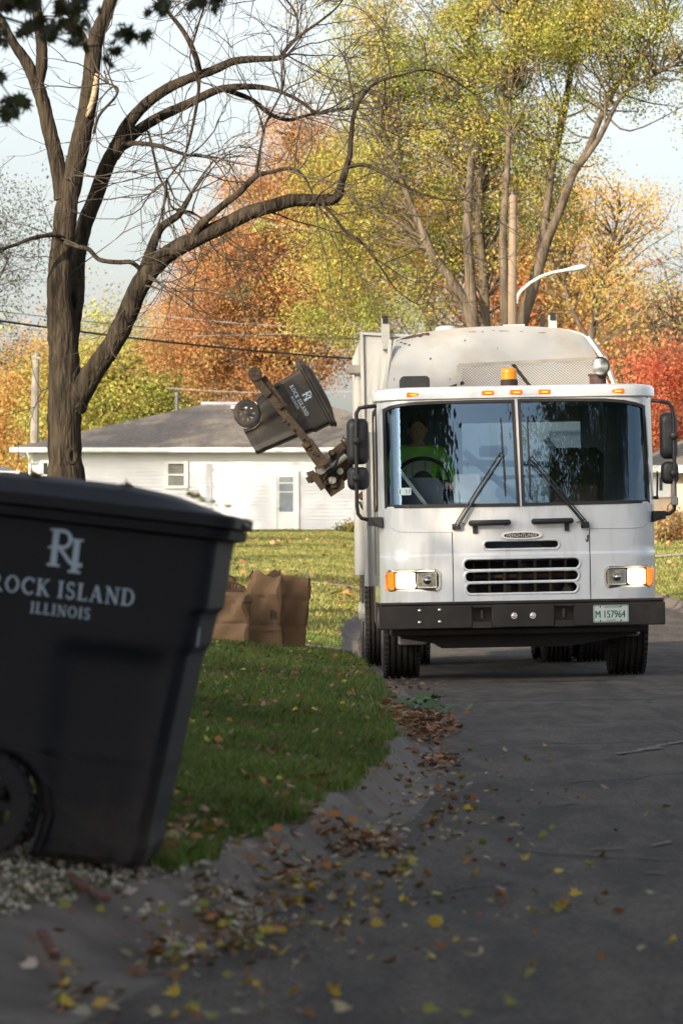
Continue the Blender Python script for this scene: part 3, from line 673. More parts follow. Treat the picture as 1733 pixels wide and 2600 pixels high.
def tree(name, label, d, limbs, ells, nclump, per, size, pal, bark=None, k=150, rad=(.5, 1.0), cr=.035, group=None, ld=0, spr=1.15):
    T = empty(name, (0, 0, 0), label, 'tree', group); mb = MB(); S = []
    for L in limbs: S.append(limb(mb, [(at(p[0], p[1], d + (p[3] if len(p) > 3 else 0) + ld * max(0, min(1, (p[1] - 250) / 250))), p[2] / (F / d)) for p in L], 9, 4))
    cw, C = crown('crown', d, ells, nclump, per, size, pal, T, rad, spr=spr)
    connectors(mb, C, S, k, cr)
    mb.build('trunk', bark or M_bark2, T, smooth=True, fix=False); return T
# yellow-green multi-stemmed tree behind the truck
tree('maple_tree', 'tall yellow green tree with many stems rising behind the truck', 97,
     [[(1225, 1150, 26), (1215, 900, 22), (1190, 800, 15), (1150, 720, 14), (1100, 650, 12), (1060, 560, 9), (1010, 430, 6), (980, 300, 4)],
      [(1215, 1150, 24), (1203, 850, 15), (1192, 700, 13), (1186, 550, 11), (1198, 350, 8), (1195, 100, 5), (1180, -60, 3)],
      [(1240, 1150, 22, 1), (1232, 850, 13, 1), (1226, 700, 12, 1), (1214, 560, 10, 1), (1232, 420, 7, 1), (1290, 230, 5, 1), (1340, 60, 3, 1)],
      [(1275, 1150, 22, -1), (1282, 840, 13, -1), (1276, 600, 10, -1), (1288, 400, 7, -1), (1293, 200, 5, -1), (1300, 0, 3, -1)],
      [(1310, 1150, 26), (1320, 850, 17), (1348, 740, 15), (1372, 660, 14), (1392, 600, 12), (1425, 520, 11), (1455, 440, 10), (1490, 380, 8), (1545, 250, 8), (1600, 170, 6), (1690, 60, 4)],
      [(1372, 640, 11, .5), (1388, 520, 10, .6), (1402, 420, 9, .8), (1428, 300, 9, 1), (1458, 120, 7, 1), (1470, 0, 5, 1), (1480, -120, 3, 1)],
      [(1470, 420, 8, -.5), (1520, 350, 7, -1), (1580, 240, 5, -1), (1660, 190, 4, -1), (1740, 150, 3, -1)]],
     [(970, 470, 130, 140, 1.0), (1120, 260, 170, 180, 1), (900, 690, 105, 110, 1.1), (1060, 640, 180, 110, .8), (1330, 120, 200, 190, 1.0), (1550, 70, 190, 150, 1.15), (1240, 480, 130, 180, .9),
      (1660, 160, 120, 65, .8), (1000, 160, 120, 120, .55), (900, 320, 110, 120, .55), (1330, 470, 90, 110, .6), (1320, 690, 70, 70, .35), (1420, 230, 120, 90, .8), (870, 820, 75, 80, 1.3), (980, 780, 120, 60, 1.1), (1200, -60, 500, 80, 1)],
     1200, 165, .068, YG, k=650, rad=(.30, .8), cr=.03, ld=-2.2, spr=.95)
tree('oak_tree', 'rust orange oak with a rounded crown standing behind the white house', 142,
     [[(700, 1150, 22), (705, 950, 17), (700, 800, 14), (720, 650, 10), (735, 480, 6), (745, 340, 3)], [(700, 960, 13), (620, 850, 9), (560, 760, 6), (500, 680, 3)], [(705, 930, 13), (780, 820, 9), (830, 700, 6), (850, 560, 3)]],
     [(700, 540, 110, 130), (590, 700, 150, 110), (540, 860, 130, 110), (780, 700, 140, 190), (745, 380, 65, 80, 1.2), (690, 930, 190, 110), (620, 610, 80, 60), (490, 770, 70, 110), (840, 560, 90, 200)],
     1700, 110, .09, OR, k=350, rad=(.45, .9), cr=.05, spr=.7)
tree('red_maple', 'dark red and orange tree showing through behind the many stemmed tree', 135,
     [[(1350, 1150, 20), (1345, 900, 14), (1330, 700, 9), (1320, 520, 4)], [(1100, 1150, 18), (1090, 900, 12), (1070, 650, 5)]],
     [(1370, 700, 90, 170), (1240, 640, 100, 120), (1080, 560, 90, 130, .8), (1000, 680, 100, 100), (1380, 900, 100, 110), (1300, 500, 90, 70, .6)], 560, 90, .12, OR + RD[:1] + GR[:1], k=80, rad=(.5, 1.0), cr=.05)
tree('orange_tree', 'airy orange and gold tree against the sky beside the street light', 128,
     [[(1500, 1150, 16), (1490, 950, 12), (1510, 800, 9), (1540, 680, 6), (1570, 540, 3)], [(1500, 880, 8), (1440, 760, 6), (1430, 640, 3)]],
     [(1540, 500, 150, 70), (1450, 560, 80, 110), (1590, 560, 110, 80, .6), (1480, 680, 90, 80, .6), (1590, 690, 100, 70, .35)], 200, 60, .09, GO + OR[:2] + GR[2:], k=150, rad=(.35, .8), cr=.03)
tree('golden_tree', 'soft golden brown trees low behind the truck body', 150,
     [[(1560, 1200, 14), (1550, 950, 8), (1540, 850, 3)], [(1480, 1200, 14), (1470, 950, 8), (1460, 830, 3)]],
     [(1480, 880, 120, 110), (1580, 900, 110, 100, .9), (1620, 830, 60, 60, .4), (1440, 800, 60, 60, .8)], 600, 90, .12, GO + BR, k=60, rad=(.6, 1.2), cr=.05)
tree('scarlet_tree', 'scarlet red tree beside the cream house and mirror', 112,
     [[(1790, 1200, 12), (1780, 1050, 9), (1760, 950, 6), (1750, 870, 3)], [(1785, 1080, 6), (1700, 980, 4), (1690, 900, 2)]],
     [(1760, 1020, 110, 130), (1690, 940, 50, 60, .6), (1800, 1130, 90, 90), (1700, 1100, 60, 80), (1690, 1165, 60, 30)], 430, 80, .095, RD + OR[1:2], spr=.8, k=60, rad=(.4, .8), cr=.025)
TT = empty('thin_tree', (0, 0, 0), 'half bare twiggy tree with last brown leaves above the scarlet tree', 'tree'); mb = MB(); S = []
for L in ([(1760, 1300, 9), (1750, 1000, 7), (1720, 880, 4), (1700, 760, 2)], [(1755, 1060, 6), (1690, 920, 4), (1650, 820, 2)], [(1800, 1200, 8), (1790, 900, 5), (1770, 700, 2)]):
    S.append(limb(mb, [(at(x, y, 118), r / (F / 118)) for x, y, r in L], 6, 4))
for L in S:
    for (p, r) in L[4:]:
        for k in range(5): twig(mb, p, Vector((random.gauss(0, .8), random.gauss(0, .5), random.gauss(.5, .5))), random.uniform(1.0, 2.6), .018, 1, kids=4)
mb.build('trunk', M_bark2, TT, fix=False); crown('crown', 118, [(1700, 830, 70, 130), (1760, 760, 60, 110)], 130, 16, .13, BR + RD[:1] + GR[2:3], TT, (.5, 1.0))
# treeline at the far end of the lawns
for i, (nm, lab, d, els, n, pal) in enumerate((
    ('yellow_tree', 'yellow green tree behind the roof between the forked trunks', 165, [(280, 960, 90, 100), (240, 1060, 70, 70), (330, 1010, 70, 80)], 420, YG),
    ('brown_tree', 'olive brown thinning tree behind the roof vent', 170, [(370, 980, 80, 110, .8), (430, 900, 70, 70, .6), (440, 1020, 60, 60)], 300, BR + GR[:2]),
    ('copper_tree', 'copper orange tree behind the pale utility pole', 175, [(130, 990, 70, 80), (60, 1040, 70, 90), (110, 1120, 90, 50)], 380, OR + GO),
    ('olive_tree', 'olive and orange tree at the edge of the treeline', 185, [(0, 1010, 80, 80), (-60, 1080, 100, 90), (30, 1110, 60, 50)], 340, GR + OR[:2] + YG[:2]))):
    e = els[0]
    tree(nm, lab, d, [[(e[0], 1180, 10), (e[0], e[1] + 40, 7), (e[0] + 10, e[1] - 40, 3)]], els, n, 90, .13, pal, k=30, rad=(.7, 1.3), cr=.05, group='trees of the treeline')
mb = MB(); T = empty('misty_tree', (0, 0, 0), 'grey green feathery tree against the pale sky at the frame edge', 'tree'); S = []
for L in ([(-140, 1200, 12), (-110, 900, 9), (-60, 720, 5), (-10, 600, 3)], [(-110, 850, 6), (-30, 760, 4), (30, 640, 2)]):
    S.append(limb(mb, [(at(x, y, 96), r / (F / 96)) for x, y, r in L], 6, 4))
for L in S:
    for (p, r) in L[3:]:
        for k in range(5): twig(mb, p, Vector((random.gauss(.3, .8), random.gauss(0, .5), random.gauss(.2, .6))), random.uniform(.8, 1.9), .010, 1, kids=4)
mb.build('trunk', M_twig, T, fix=False); crown('crown', 96, [(0, 620, 60, 80), (-50, 760, 90, 110, .7), (-60, 560, 90, 90)], 190, 34, .07, [(.10, .13, .10), (.14, .16, .12), (.08, .10, .09)], T, (.3, .7))
# wide belt of trees closing the view far behind
T = empty('distant_trees', (0, 0, 0))
C = np.stack([RNG.uniform(-60, 60, 1500), RNG.uniform(215, 245, 1500), RNG.uniform(1, 7.0, 1500) + 1.2 * np.sin(np.linspace(0, 1, 1500))], 1)
P = clumps_to_points(C, RNG.uniform(1.2, 2.2, 1500), 44)
np_mesh('crown', leaf_quads(P, .34), 4, M_leaf, T, palette_cols(1500, BR + GO + GR + OR[:2]).repeat(44, 0))
tag(T, 'far belt of mixed autumn trees behind the houses', 'trees', None, 'stuff')
# low bushes against the houses
def bush(label, d, px, py, w, h, pal, n=60):
    c = at(px, py, d); C = np.stack([RNG.uniform(-w, w, n) + c.x, RNG.uniform(-.4, .4, n) + d, c.z + np.abs(RNG.normal(0, .5, n)) * h], 1)
    B = empty('bush', (0, 0, 0), label, 'bush'); np_mesh('foliage', leaf_quads(clumps_to_points(C, np.full(n, .2), 40), .07), 4, M_leaf, B, palette_cols(n, pal).repeat(40, 0))
    mb = MB()
    for k in range(14): x = c.x + random.uniform(-w, w); mb.tube([(x, d, c.z - .3), (x + random.gauss(0, .1), d, c.z + h * .6)], .012, 4)
    mb.build('stem', M_twig, B, fix=False)
bush('low rusty green bush at the foot of the white house wall', 123.6, 893, 1352, .45, .30, [(.12, .16, .03), (.3, .14, .05), (.18, .2, .05)])
bush('straw brown bush against the cream house wall', 98.5, 1700, 1362, .42, .55, [(.45, .3, .15), (.35, .3, .12), (.5, .2, .1)], 90)

# ---- trees behind the photographer: they shade the street and show in the windscreen
SH = [(.10, .12, .03), (.14, .15, .03), (.08, .10, .025), (.18, .15, .03)]
def shade_tree(x, y, h, r, n, name='shade_tree', lab='tall leafy tree behind the photographer shading the street', zc=None):
    T = empty(name, (x, y, 0), lab, 'tree', 'shade trees behind the camera'); mb = MB()
    mb.tube([(0, 0, -.3), (.1, 0, h * .3), (-.1, .2, h * .6), (0, 0, h * .85)], [.35, .28, .18, .06], 10); mb.build('trunk', M_bark, T, smooth=True, fix=False)
    v = RNG.normal(size=(n, 3)); v /= np.linalg.norm(v, axis=1)[:, None]; v *= (RNG.uniform(0, 1, n) ** .4)[:, None]
    z0 = 2.6; C = v * np.array([r, r * .7, (h - z0) / 2]) + np.array([0, 0, (h + z0) / 2])
    P = clumps_to_points(C, RNG.uniform(.9, 1.6, n), 34); np_mesh('crown', leaf_quads(P, .42), 4, M_leaf, T, palette_cols(n, SH).repeat(34, 0)); return T
for i in range(10):
    x = -4 - i * 4.4
    shade_tree(x, -15 + (i % 2) * 2.5, 24.2 + (i * 7 % 5) * .5, 4.6, 620)
for i in range(5):
    x = -8 - i * 8
    shade_tree(x, -22, 22.8 + (i % 3) * .6, 6.0, 560)
for i, (x, y, cx_, h, r) in enumerate(((12.5, 3, -1.5, 14, 6.0), (12, 16, -1.0, 13, 5.5), (13.5, -8, -1, 15, 6), (-9.5, 2, 1.5, 14, 6.0), (-9, 13, 1.2, 10.5, 5.0))):  # unseen canopies added to dim the sky light on road and truck
    T = empty('added_canopy_tree', (x, y, 0), 'unseen maple added over the street to cut the sky light', 'tree', 'added canopy trees beyond the frame'); mb = MB()
    mb.tube([(0, 0, -.3), (0, .1, 2.5), (cx_ * .3, 0, 5), (cx_, 0, h * .8)], [.3, .26, .2, .08], 10); mb.build('trunk', M_bark, T, smooth=True, fix=False)
    n = 330; v = RNG.normal(size=(n, 3)); v /= np.linalg.norm(v, axis=1)[:, None]; v *= (RNG.uniform(0, 1, n) ** .45)[:, None]
    C = v * np.array([r, r, (h - 6) / 2 - .6]) + np.array([cx_, 0, (h + 6.4) / 2]); P = clumps_to_points(C, RNG.uniform(.6, 1.1, n), 44)
    np_mesh('crown', leaf_quads(P, .26), 4, M_leaf, T, palette_cols(n, SH).repeat(44, 0))
T = empty('reflected_maple', (10.5, -14, 0), 'maple behind the photographer whose crown mirrors in the windscreen', 'tree'); mb = MB()
mb.tube([(0, 0, -.3), (.2, 0, 8), (-.2, 0, 14), (0, 0, 20)], [.4, .32, .22, .08], 12); mb.build('trunk', M_bark, T, smooth=True, fix=False)
n = 520; v = RNG.normal(size=(n, 3)); v /= np.linalg.norm(v, axis=1)[:, None]; v *= (RNG.uniform(0, 1, n) ** .5)[:, None]
C = v * np.array([4.2, 2.5, 3.4]) + np.array([0, 0, 18.2])
C2 = np.stack([RNG.uniform(-5.6, -2.5, 60), RNG.uniform(-1, 1, 60), RNG.uniform(16, 20, 60)], 1)
C = np.concatenate([C, C2]); P = clumps_to_points(C, RNG.uniform(.3, .6, len(C)), 44)
np_mesh('crown', leaf_quads(P, .17, .5), 4, M_leaf, T, palette_cols(len(C), SH).repeat(44, 0))
# trees on the lawn outside the frame whose shadows stripe the grass and the house
for i, (x, y, h, r) in enumerate(((-12.5, 34, 9.5, 1.5), (-12.5, 50, 11, 1.9), (-14, 66, 11, 1.8), (-13.5, 80, 11, 1.8), (-18, 100, 20, 3.0), (-26, 97, 21, 3.2), (-21.5, 104, 20, 2.0), (-15.5, 104, 15, 2.2), (-14.5, 90, 12, 2.0))):
    T = empty('lawn_tree', (x, y, 0), 'slender lawn tree beyond the frame edge shading the grass', 'tree', 'lawn trees')
    mb = MB(); mb.tube([(0, 0, -.2), (.1, 0, h * .4), (0, .1, h * .9)], [.22, .16, .04], 9)
    for k in range(26):
        b = Vector((0, 0, random.uniform(h * .3, h * .8))); mb.tube([b, b + Vector((random.gauss(0, 1), random.gauss(0, 1), random.uniform(.4, 1.6))) * 1.3], [.05, .015], 5)
    mb.build('trunk', M_bark, T, fix=False)
    n = 95 if x > -17 else 150; v = RNG.normal(size=(n, 3)); v /= np.linalg.norm(v, axis=1)[:, None]; C = v * RNG.uniform(.3, 1, (n, 1)) * np.array([r, r, h * .32]) + np.array([0, 0, h * .66])
    np_mesh('crown', leaf_quads(clumps_to_points(C, RNG.uniform(.4, .8, n), 40), .2), 4, M_leaf, T, palette_cols(n, YG).repeat(40, 0))

# ---- overhanging maple spray, near the camera
M_mleaf = leafmat('maple_leaf_near', .25)
def maple_outline(soft=0):
    A = [(0, -1.0), (.06, -.5), (.5, -.78), (.34, -.38), (.98, -.28), (.42, -.06), (.95, .42), (.36, .22), (.38, .62), (.16, .36), (0, 1.1), (-.16, .36), (-.38, .62), (-.36, .22), (-.95, .42), (-.42, -.06), (-.98, -.28), (-.34, -.38), (-.5, -.78), (-.06, -.5)]
    if soft: A = [(x * 1.5, y * 1.3) if math.hypot(x, y) < .62 else (x * .92, y * .92) for x, y in A]
    return A
def near_leaves(name, pts, size, parent, cols, hang=.6):
    A = np.array(maple_outline()) * .5; n = len(pts); k = len(A)
    t = RNG.normal(size=(n, 3)); t[:, 2] -= hang * 2; t /= np.linalg.norm(t, axis=1)[:, None]
    u = RNG.normal(size=(n, 3)); u -= (u * t).sum(1)[:, None] * t; u /= np.linalg.norm(u, axis=1)[:, None]; w = np.cross(t, u)
    s = size * RNG.uniform(.7, 1.25, n)
    V = pts[:, None, :] + s[:, None, None] * (A[None, :, 1, None] * t[:, None, :] + A[None, :, 0, None] * u[:, None, :] + (np.abs(A[None, :, 0, None]) ** 2) * .5 * w[:, None, :])
    return np_mesh(name, V, k, M_mleaf, parent, cols)
T = empty('overhanging_maple', (0, 0, 0), 'dark maple leaves on a drooping branch hanging across the top corner of the sky', 'tree')
mb = MB(); ND = 14.0
def nq(x, y, r, dd=0): return (at(x / 1.742, y / 1.742, ND + dd), r / 1.742 / (F / ND))
limb(mb, [(Vector((-4.2, 12.6, -.1)), .16), (Vector((-4.0, 12.8, 1.6)), .13), (Vector((-3.3, 13.3, 2.6)), .07), nq(-500, -60, 16), nq(-120, 20, 9), nq(0, 70, 7), nq(120, 110, 6), nq(230, 160, 5), nq(380, 205, 4), nq(470, 195, 2)], 8)
for L in ([(120, 110, 4), (200, 40, 3), (260, -60, 3)], [(230, 160, 3), (330, 130, 3), (400, 40, 2)], [(380, 205, 3), (480, 190, 2), (560, 150, 2), (660, 150, 1.5)], [(-120, 20, 5), (-60, 260, 4), (40, 420, 3), (90, 500, 2)], [(400, -300, 5), (600, -150, 4), (720, 0, 3), (760, 60, 2)], [(720, -60, 3), (860, -40, 2), (930, 20, 2)], [(100, -500, 6), (260, -340, 5), (400, -300, 5)], [(-120, 20, 5), (100, -500, 6)]):
    limb(mb, [nq(*p) for p in L], 5)
mb.build('trunk', M_twig, T, fix=False)
NP = []
for (x, y, rx, ry, n) in ((90, 30, 110, 45, 32), (330, 40, 80, 50, 30), (150, 130, 90, 50, 18), (280, 130, 70, 40, 14), (60, 480, 62, 48, 24), (10, 170, 40, 60, 10), (5, 330, 20, 60, 4), (350, 170, 60, 50, 12), (560, 150, 50, 30, 9), (650, 150, 30, 20, 4), (510, 220, 30, 30, 4), (730, 30, 40, 40, 14), (870, 30, 40, 30, 9), (950, 30, 40, 30, 8), (480, 260, 14, 30, 3), (200, -80, 300, 60, 70)):
    for k in range(n):
        p = nq(x + random.gauss(0, .55) * rx, y + random.gauss(0, .55) * ry, 1, random.uniform(-.35, .35))[0]; NP.append(tuple(p))
NP = np.array(NP); near_leaves('leaves', NP, .068, T, palette_cols(len(NP), [(.03, .04, .015), (.045, .06, .015), (.05, .035, .015)]))

# ------------------------------------------------------------------ refuse truck
TX, TY, YAW, ROLL = 1.527, 33.8, R(1.0), R(1.1)
TR = empty('refuse_truck', (TX, TY, 0.0), 'white cab-over side loading refuse truck with lit headlights on the street', 'truck', rot=(0, 0, 0))
TR.matrix_world = Matrix.Translation((TX, TY, 0)) @ Matrix.Rotation(YAW, 4, 'Z') @ Matrix.Rotation(-ROLL, 4, 'Y')
def T(px, py, y):
    s = F / (TY + y); X = (px - CX) / s - (TX - .01745 * y); Z = CAMZ - (py - HY) / s
    return (X * math.cos(ROLL) + Z * math.sin(ROLL), -X * math.sin(ROLL) + Z * math.cos(ROLL))
def c1(x, y, d=0.0): return T(880 + x / 1.838, 780 + y / 1.838, d)
def c2(x, y, d=0.0): return T(880 + x / 1.838, 1270 + y / 1.838, d)
def p3(t, y): return (t[0], y, t[1])
M_paint = mat('white_cab_paint', (.69, .715, .745), .2, var=.02, coat=.9, dirt=(.46, .44, .41), dscale=3.4, damt=.42, stretch=(2.2, 1, .5))
M_bodyp = mat('aged_white_body_paint', (.50, .50, .49), .5, var=.08, scale=2, dirt=(.42, .38, .32), dscale=3, damt=.55)
M_plateb = mat('scuffed_steel_white', (.38, .385, .385), .42, var=.12, scale=1.2, dirt=(.30, .25, .19), dscale=1.6, damt=.6, spec=.6)
M_rust = mat('rust_patch', (.07, .045, .04), .9, var=.5, scale=30)
M_chass = mat('chassis_black', (.018, .015, .014), .75, var=.3)
M_bump = mat('bumper_black', (.017, .014, .013), .5, var=.2, scale=5, dirt=(.07, .05, .035), dscale=3, damt=.5)
M_tyre = mat('tyre_rubber', (.022, .02, .019), .85, var=.25, scale=9, dirt=(.06, .048, .036), dscale=4, damt=.6)
M_gask = mat('rubber_gasket', (.02, .017, .017), .55)
M_plast = mat('black_plastic', (.022, .023, .026), .5, var=.15)
M_chrome = mat('chrome', (.75, .74, .72), .15, metal=1.0, var=.03)
M_grey = mat('grey_metal', (.30, .29, .27), .5, metal=.3, var=.2)
M_dirtm = mat('muddy_arm_steel', (.075, .05, .03), .8, var=.35, scale=12, bump=.8, bscale=30, dirt=(.05, .035, .025), dscale=7, damt=.8)
M_int = mat('cab_interior', (.17, .21, .26), .8, var=.1)
M_intl = mat('interior_pale', (.42, .45, .48), .6)
M_orange = emat('marker_orange', (1, .12, .0), .35, (.8, .18, .01))
M_orhot = emat('marker_filament', (1, .35, .03), 1.3, (.9, .4, .05))
M_beac = emat('beacon_amber', (1, .30, .01), .05, (.62, .20, .01))
M_turn = emat('turn_amber', (1, .22, .01), .8, (.9, .25, .01))
M_hl = emat('headlamp_lit', (1, .80, .52), 8.0)
M_wglass = glassmat('windscreen_glass', (.84, .92, .96), .12)
HWd = 1.175; ZB = 1.47; ZC = 1.064; Z0C = .66; Z1C = 2.42
def yf(x, z):
    a = min(abs(x) / HWd, 1.0)
    y = .035 * a * a + .06 * a ** 6 + .27 * a ** 16
    if z > ZB: y += (z - ZB) * .14
    y -= .016 * max(0, min(1, (ZC - z) / .018 + .5))
    return y
def S(x, z, o=0.0): return (x, yf(x, z) + o, z)
# cab shell
xs = [-HWd * math.sin(math.pi / 2 * t) for t in np.linspace(1, -1, 71)]
zs = sorted(set([Z0C, .69] + [round(v, 4) for v in np.linspace(.72, 2.36, 34)] + [ZC - .012, ZC - .004, ZC + .004, ZC + .012, ZB - .01, ZB + .01, 2.39, Z1C]))
def contour(z, o):
    pts = []
    k = (HWd - o) / HWd
    ye = yf(HWd, z)
    for y in (1.95, 1.3, .8, ye + .12): pts.append((-HWd + o, max(y, ye), z))
    for x in xs: pts.append((x * k, yf(x, z) + o, z))
    for y in (ye + .12, .8, 1.3, 1.95): pts.append((HWd - o, max(y, ye), z))
    return pts
mb = MB(); nz_, npt = len(zs), len(contour(1, 0)); vs = []
for z in zs: vs += contour(z, 0)
for z in zs: vs += contour(z, .035)
o2 = nz_ * npt; fs = []
for i in range(nz_ - 1):
    for j in range(npt - 1):
        a = i * npt + j; fs.append((a, a + 1, a + npt + 1, a + npt)); fs.append((a + o2, a + npt + o2, a + npt + 1 + o2, a + 1 + o2))
for j in range(npt - 1):
    fs.append((j, j + o2, j + 1 + o2, j + 1)); a = (nz_ - 1) * npt + j; fs.append((a, a + 1, a + 1 + o2, a + o2))
for i in range(nz_ - 1):
    a = i * npt; fs.append((a, a + npt, a + npt + o2, a + o2)); a = i * npt + npt - 1; fs.append((a, a + o2, a + npt + o2, a + npt))
mb.add(vs, fs)
shell = mb.build('cab_shell', M_paint, TR)
WLo = [c1(*p, .1) for p in [(164, 472), (200, 458), (250, 448), (320, 441), (440, 436), (600, 432), (781, 429), (804, 931), (500, 935), (178, 940)]]
WLi = [c1(*p, .1) for p in [(181, 484), (215, 470), (255, 461), (320, 455), (440, 450), (600, 446), (767, 443), (789, 915), (500, 919), (192, 924)]]
WRo = [c1(*p, .1) for p in [(1400, 454), (1350, 440), (1290, 430), (1200, 424), (1000, 424), (900, 426), (795, 428), (812, 930), (1100, 922), (1430, 913)]]
WRi = [c1(*p, .1) for p in [(1386, 467), (1345, 454), (1285, 444), (1200, 438), (1000, 438), (900, 440), (810, 442), (827, 914), (1100, 907), (1414, 898)]]
lim = lambda P: [(max(-1.13, min(1.13, x)), z) for x, z in P]
WLo, WLi, WRo, WRi = lim(WLo), lim(WLi), lim(WRo), lim(WRi)
for P_, q_ in ((WLi, 1.105), (WRi, 1.105)):
    for i, (x, z) in enumerate(P_): P_[i] = (max(-q_, min(q_, x)), z)
def box2(a, b, r, n=5):
    x0, x1 = sorted((a[0], b[0])); z0, z1 = sorted((a[1], b[1])); return rrect(x0, x1, z0, z1, min(r, (x1 - x0) * .49, (z1 - z0) * .49), n)
SLOT = [box2(c2(636, 189), c2(992, 226), .05), box2(c2(541, 274), c2(1089, 319), .06), box2(c2(547, 332), c2(1084, 376), .06), box2(c2(552, 387), c2(1079, 431), .06)]
HLB = [box2(c2(180, 326, .1), c2(436, 423, .1), .045), box2(c2(1193, 308, .1), c2(1440, 405, .1), .045)]
cut = MB()
mid = lambda A, B: [((a[0] + b[0]) / 2, (a[1] + b[1]) / 2) for a, b in zip(A, B)]
for P_ in [mid(WLo, WLi), mid(WRo, WRi)] + SLOT + HLB: cut.prism(P_, lambda a, b: (a, -.4, b), lambda a, b: (a, .62, b))
sxl, sxr = c2(494, 300)[0], c2(1134, 300)[0]; zseam = c2(494, 148)[1]
for x in (sxl, sxr): cut.box(x - .004, x + .004, -.4, .6, .5, zseam)
cuto = cut.build('cutter', M_gask)
bm_ = shell.modifiers.new('b', 'BOOLEAN'); bm_.operation = 'DIFFERENCE'; bm_.solver = 'EXACT'; bm_.object = cuto
cuto.parent = TR
dg = bpy.context.evaluated_depsgraph_get(); dg.update()
me2 = bpy.data.meshes.new_from_object(shell.evaluated_get(dg)); 
print('BOOL', len(shell.data.polygons), len(me2.polygons))
shell.modifiers.clear(); shell.data = me2; shell.data.materials.clear(); shell.data.materials.append(M_paint); bpy.data.objects.remove(cuto)
me2.polygons.foreach_set('material_index', [0] * len(me2.polygons)); me2.polygons.foreach_set('use_smooth', [True] * len(me2.polygons)); me2.set_sharp_from_angle(angle=R(28)); me2.name = 'cab_shell'
# roof cap
def capring(z, o, lift=0):
    P = []
    for p in contour(Z1C, o): P.append((p[0], p[1], z))
    return P
mb = MB(); mb.loft([capring(2.385, -.012), capring(2.392, -.03), capring(2.455, -.030), capring(2.482, -.014), capring(2.494, .03), capring(2.50, .14)]); mb.build('cab_roof', M_paint, TR, smooth=True, ang=50)
# lower skirt between cab and bumper
M_skirt = mat('skirt_paint', (.5, .47, .42), .5)
for a_, b_ in ((-1.05, sxl - .02), (sxr + .02, 1.02)): mb = MB(); mb.box(a_, b_, .06, .3, .60, Z0C + .02); mb.build('cab_skirt', M_skirt, TR)
mb = MB(); mb.box(sxl - .02, sxr + .02, .12, .3, .56, Z0C + .01); mb.box(-1.1, 1.1, .40, .45, .60, 1.38); mb.build('firewall', M_chass, TR)
# gaskets and glass
def dense(P, k=6): return [(lerp(P[i][0], P[(i + 1) % len(P)][0], j / k), lerp(P[i][1], P[(i + 1) % len(P)][1], j / k)) for i in range(len(P)) for j in range(k)]
def pane(P, side, name):
    tl = [p for p in P[:7]]; bl = P[7:]
    tx = sorted(tl, key=lambda p: p[0]); bx = sorted(bl, key=lambda p: p[0])
    zt = lambda x: float(np.interp(x, [p[0] for p in tx], [p[1] for p in tx])); zb = lambda x: float(np.interp(x, [p[0] for p in bx], [p[1] for p in bx]))
    mb = MB(); nu, nv = 14, 60
    def Q(i, j):
        t = i / (nu - 1); s = j / (nv - 1); s = 1 - math.cos(s * math.pi / 2) if side < 0 else math.sin(s * math.pi / 2)
        x = lerp(lerp(bx[0][0], tx[0][0], t), lerp(bx[-1][0], tx[-1][0], t), s); z = lerp(zb(x), zt(x), t); return S(x, z, .012)
    mb.grid(Q, nu, nv); return mb.build(name, M_wglass, TR, smooth=True, fix=False)
for Po, Pi, sd in ((WLo, WLi, -1), (WRo, WRi, 1)):
    g = pane([((a[0] + b[0]) / 2, (a[1] + b[1]) / 2) for a, b in zip(Po, Pi)], sd, 'windscreen')
    mb = MB(); mb.ring(dense(Po), dense(Pi), lambda a, b: S(a, b, -.008), lambda a, b: S(a, b, .03)); mb.build('gasket', M_gask, g)
    g['label'] = 'windscreen pane with the driver behind it' if sd < 0 else 'windscreen pane mirroring dark foliage'
# registration sticker on the glass
x0, z0 = c1(240, 878, .1); x1, z1 = c1(298, 843, .1)
mb = MB(); mb.prism([(x0, z0), (x1, z0), (x1, z1), (x0, z1)], lambda a, b: S(a, b, .004), lambda a, b: S(a, b, .006)); st = mb.build('sticker', mat('sticker_paper', (.45, .6, .62), .5), TR)
mb = MB(); v, f = text_mesh('1  11', .05, (x1 - x0) * .8); mb.add([S((x0 + x1) / 2 + a, (z0 + z1) / 2 + b * 1.1, .002) for a, b in v], f); mb.build('sticker_text', M_chass, st, fix=False)
# grille: white lip round each slot, dark core behind
for P_ in SLOT:
    cx_ = sum(p[0] for p in P_) / len(P_); cz_ = sum(p[1] for p in P_) / len(P_)
    big = [(p[0] + math.copysign(.014, p[0] - cx_), p[1] + math.copysign(.014, p[1] - cz_)) for p in P_]
    mb = MB(); mb.tube([S(p[0], p[1], .004) for p in P_], .013, 8, closed=True); mb.build('grille_lip', M_paint, TR, smooth=True)
mb = MB()
for k in range(9): x = -.52 + k * .13; mb.box(x, x + .02, .22, .3, .68, 1.06)
mb.box(-.62, .62, .27, .3, .70, .73); mb.box(-.62, .62, .27, .3, .86, .89); mb.box(.2, .42, .2, .24, 1.12, 1.18)
mb.lathe([(.2, .03), (.23, .05), (.28, .05)], 14, 'y', (-.42, 0, .74)); mb.lathe([(.2, .03), (.23, .05), (.28, .05)], 14, 'y', (.42, 0, .74)); mb.build('radiator', mat('radiator_grime', (.06, .045, .035), .8, var=.4, scale=8), TR)
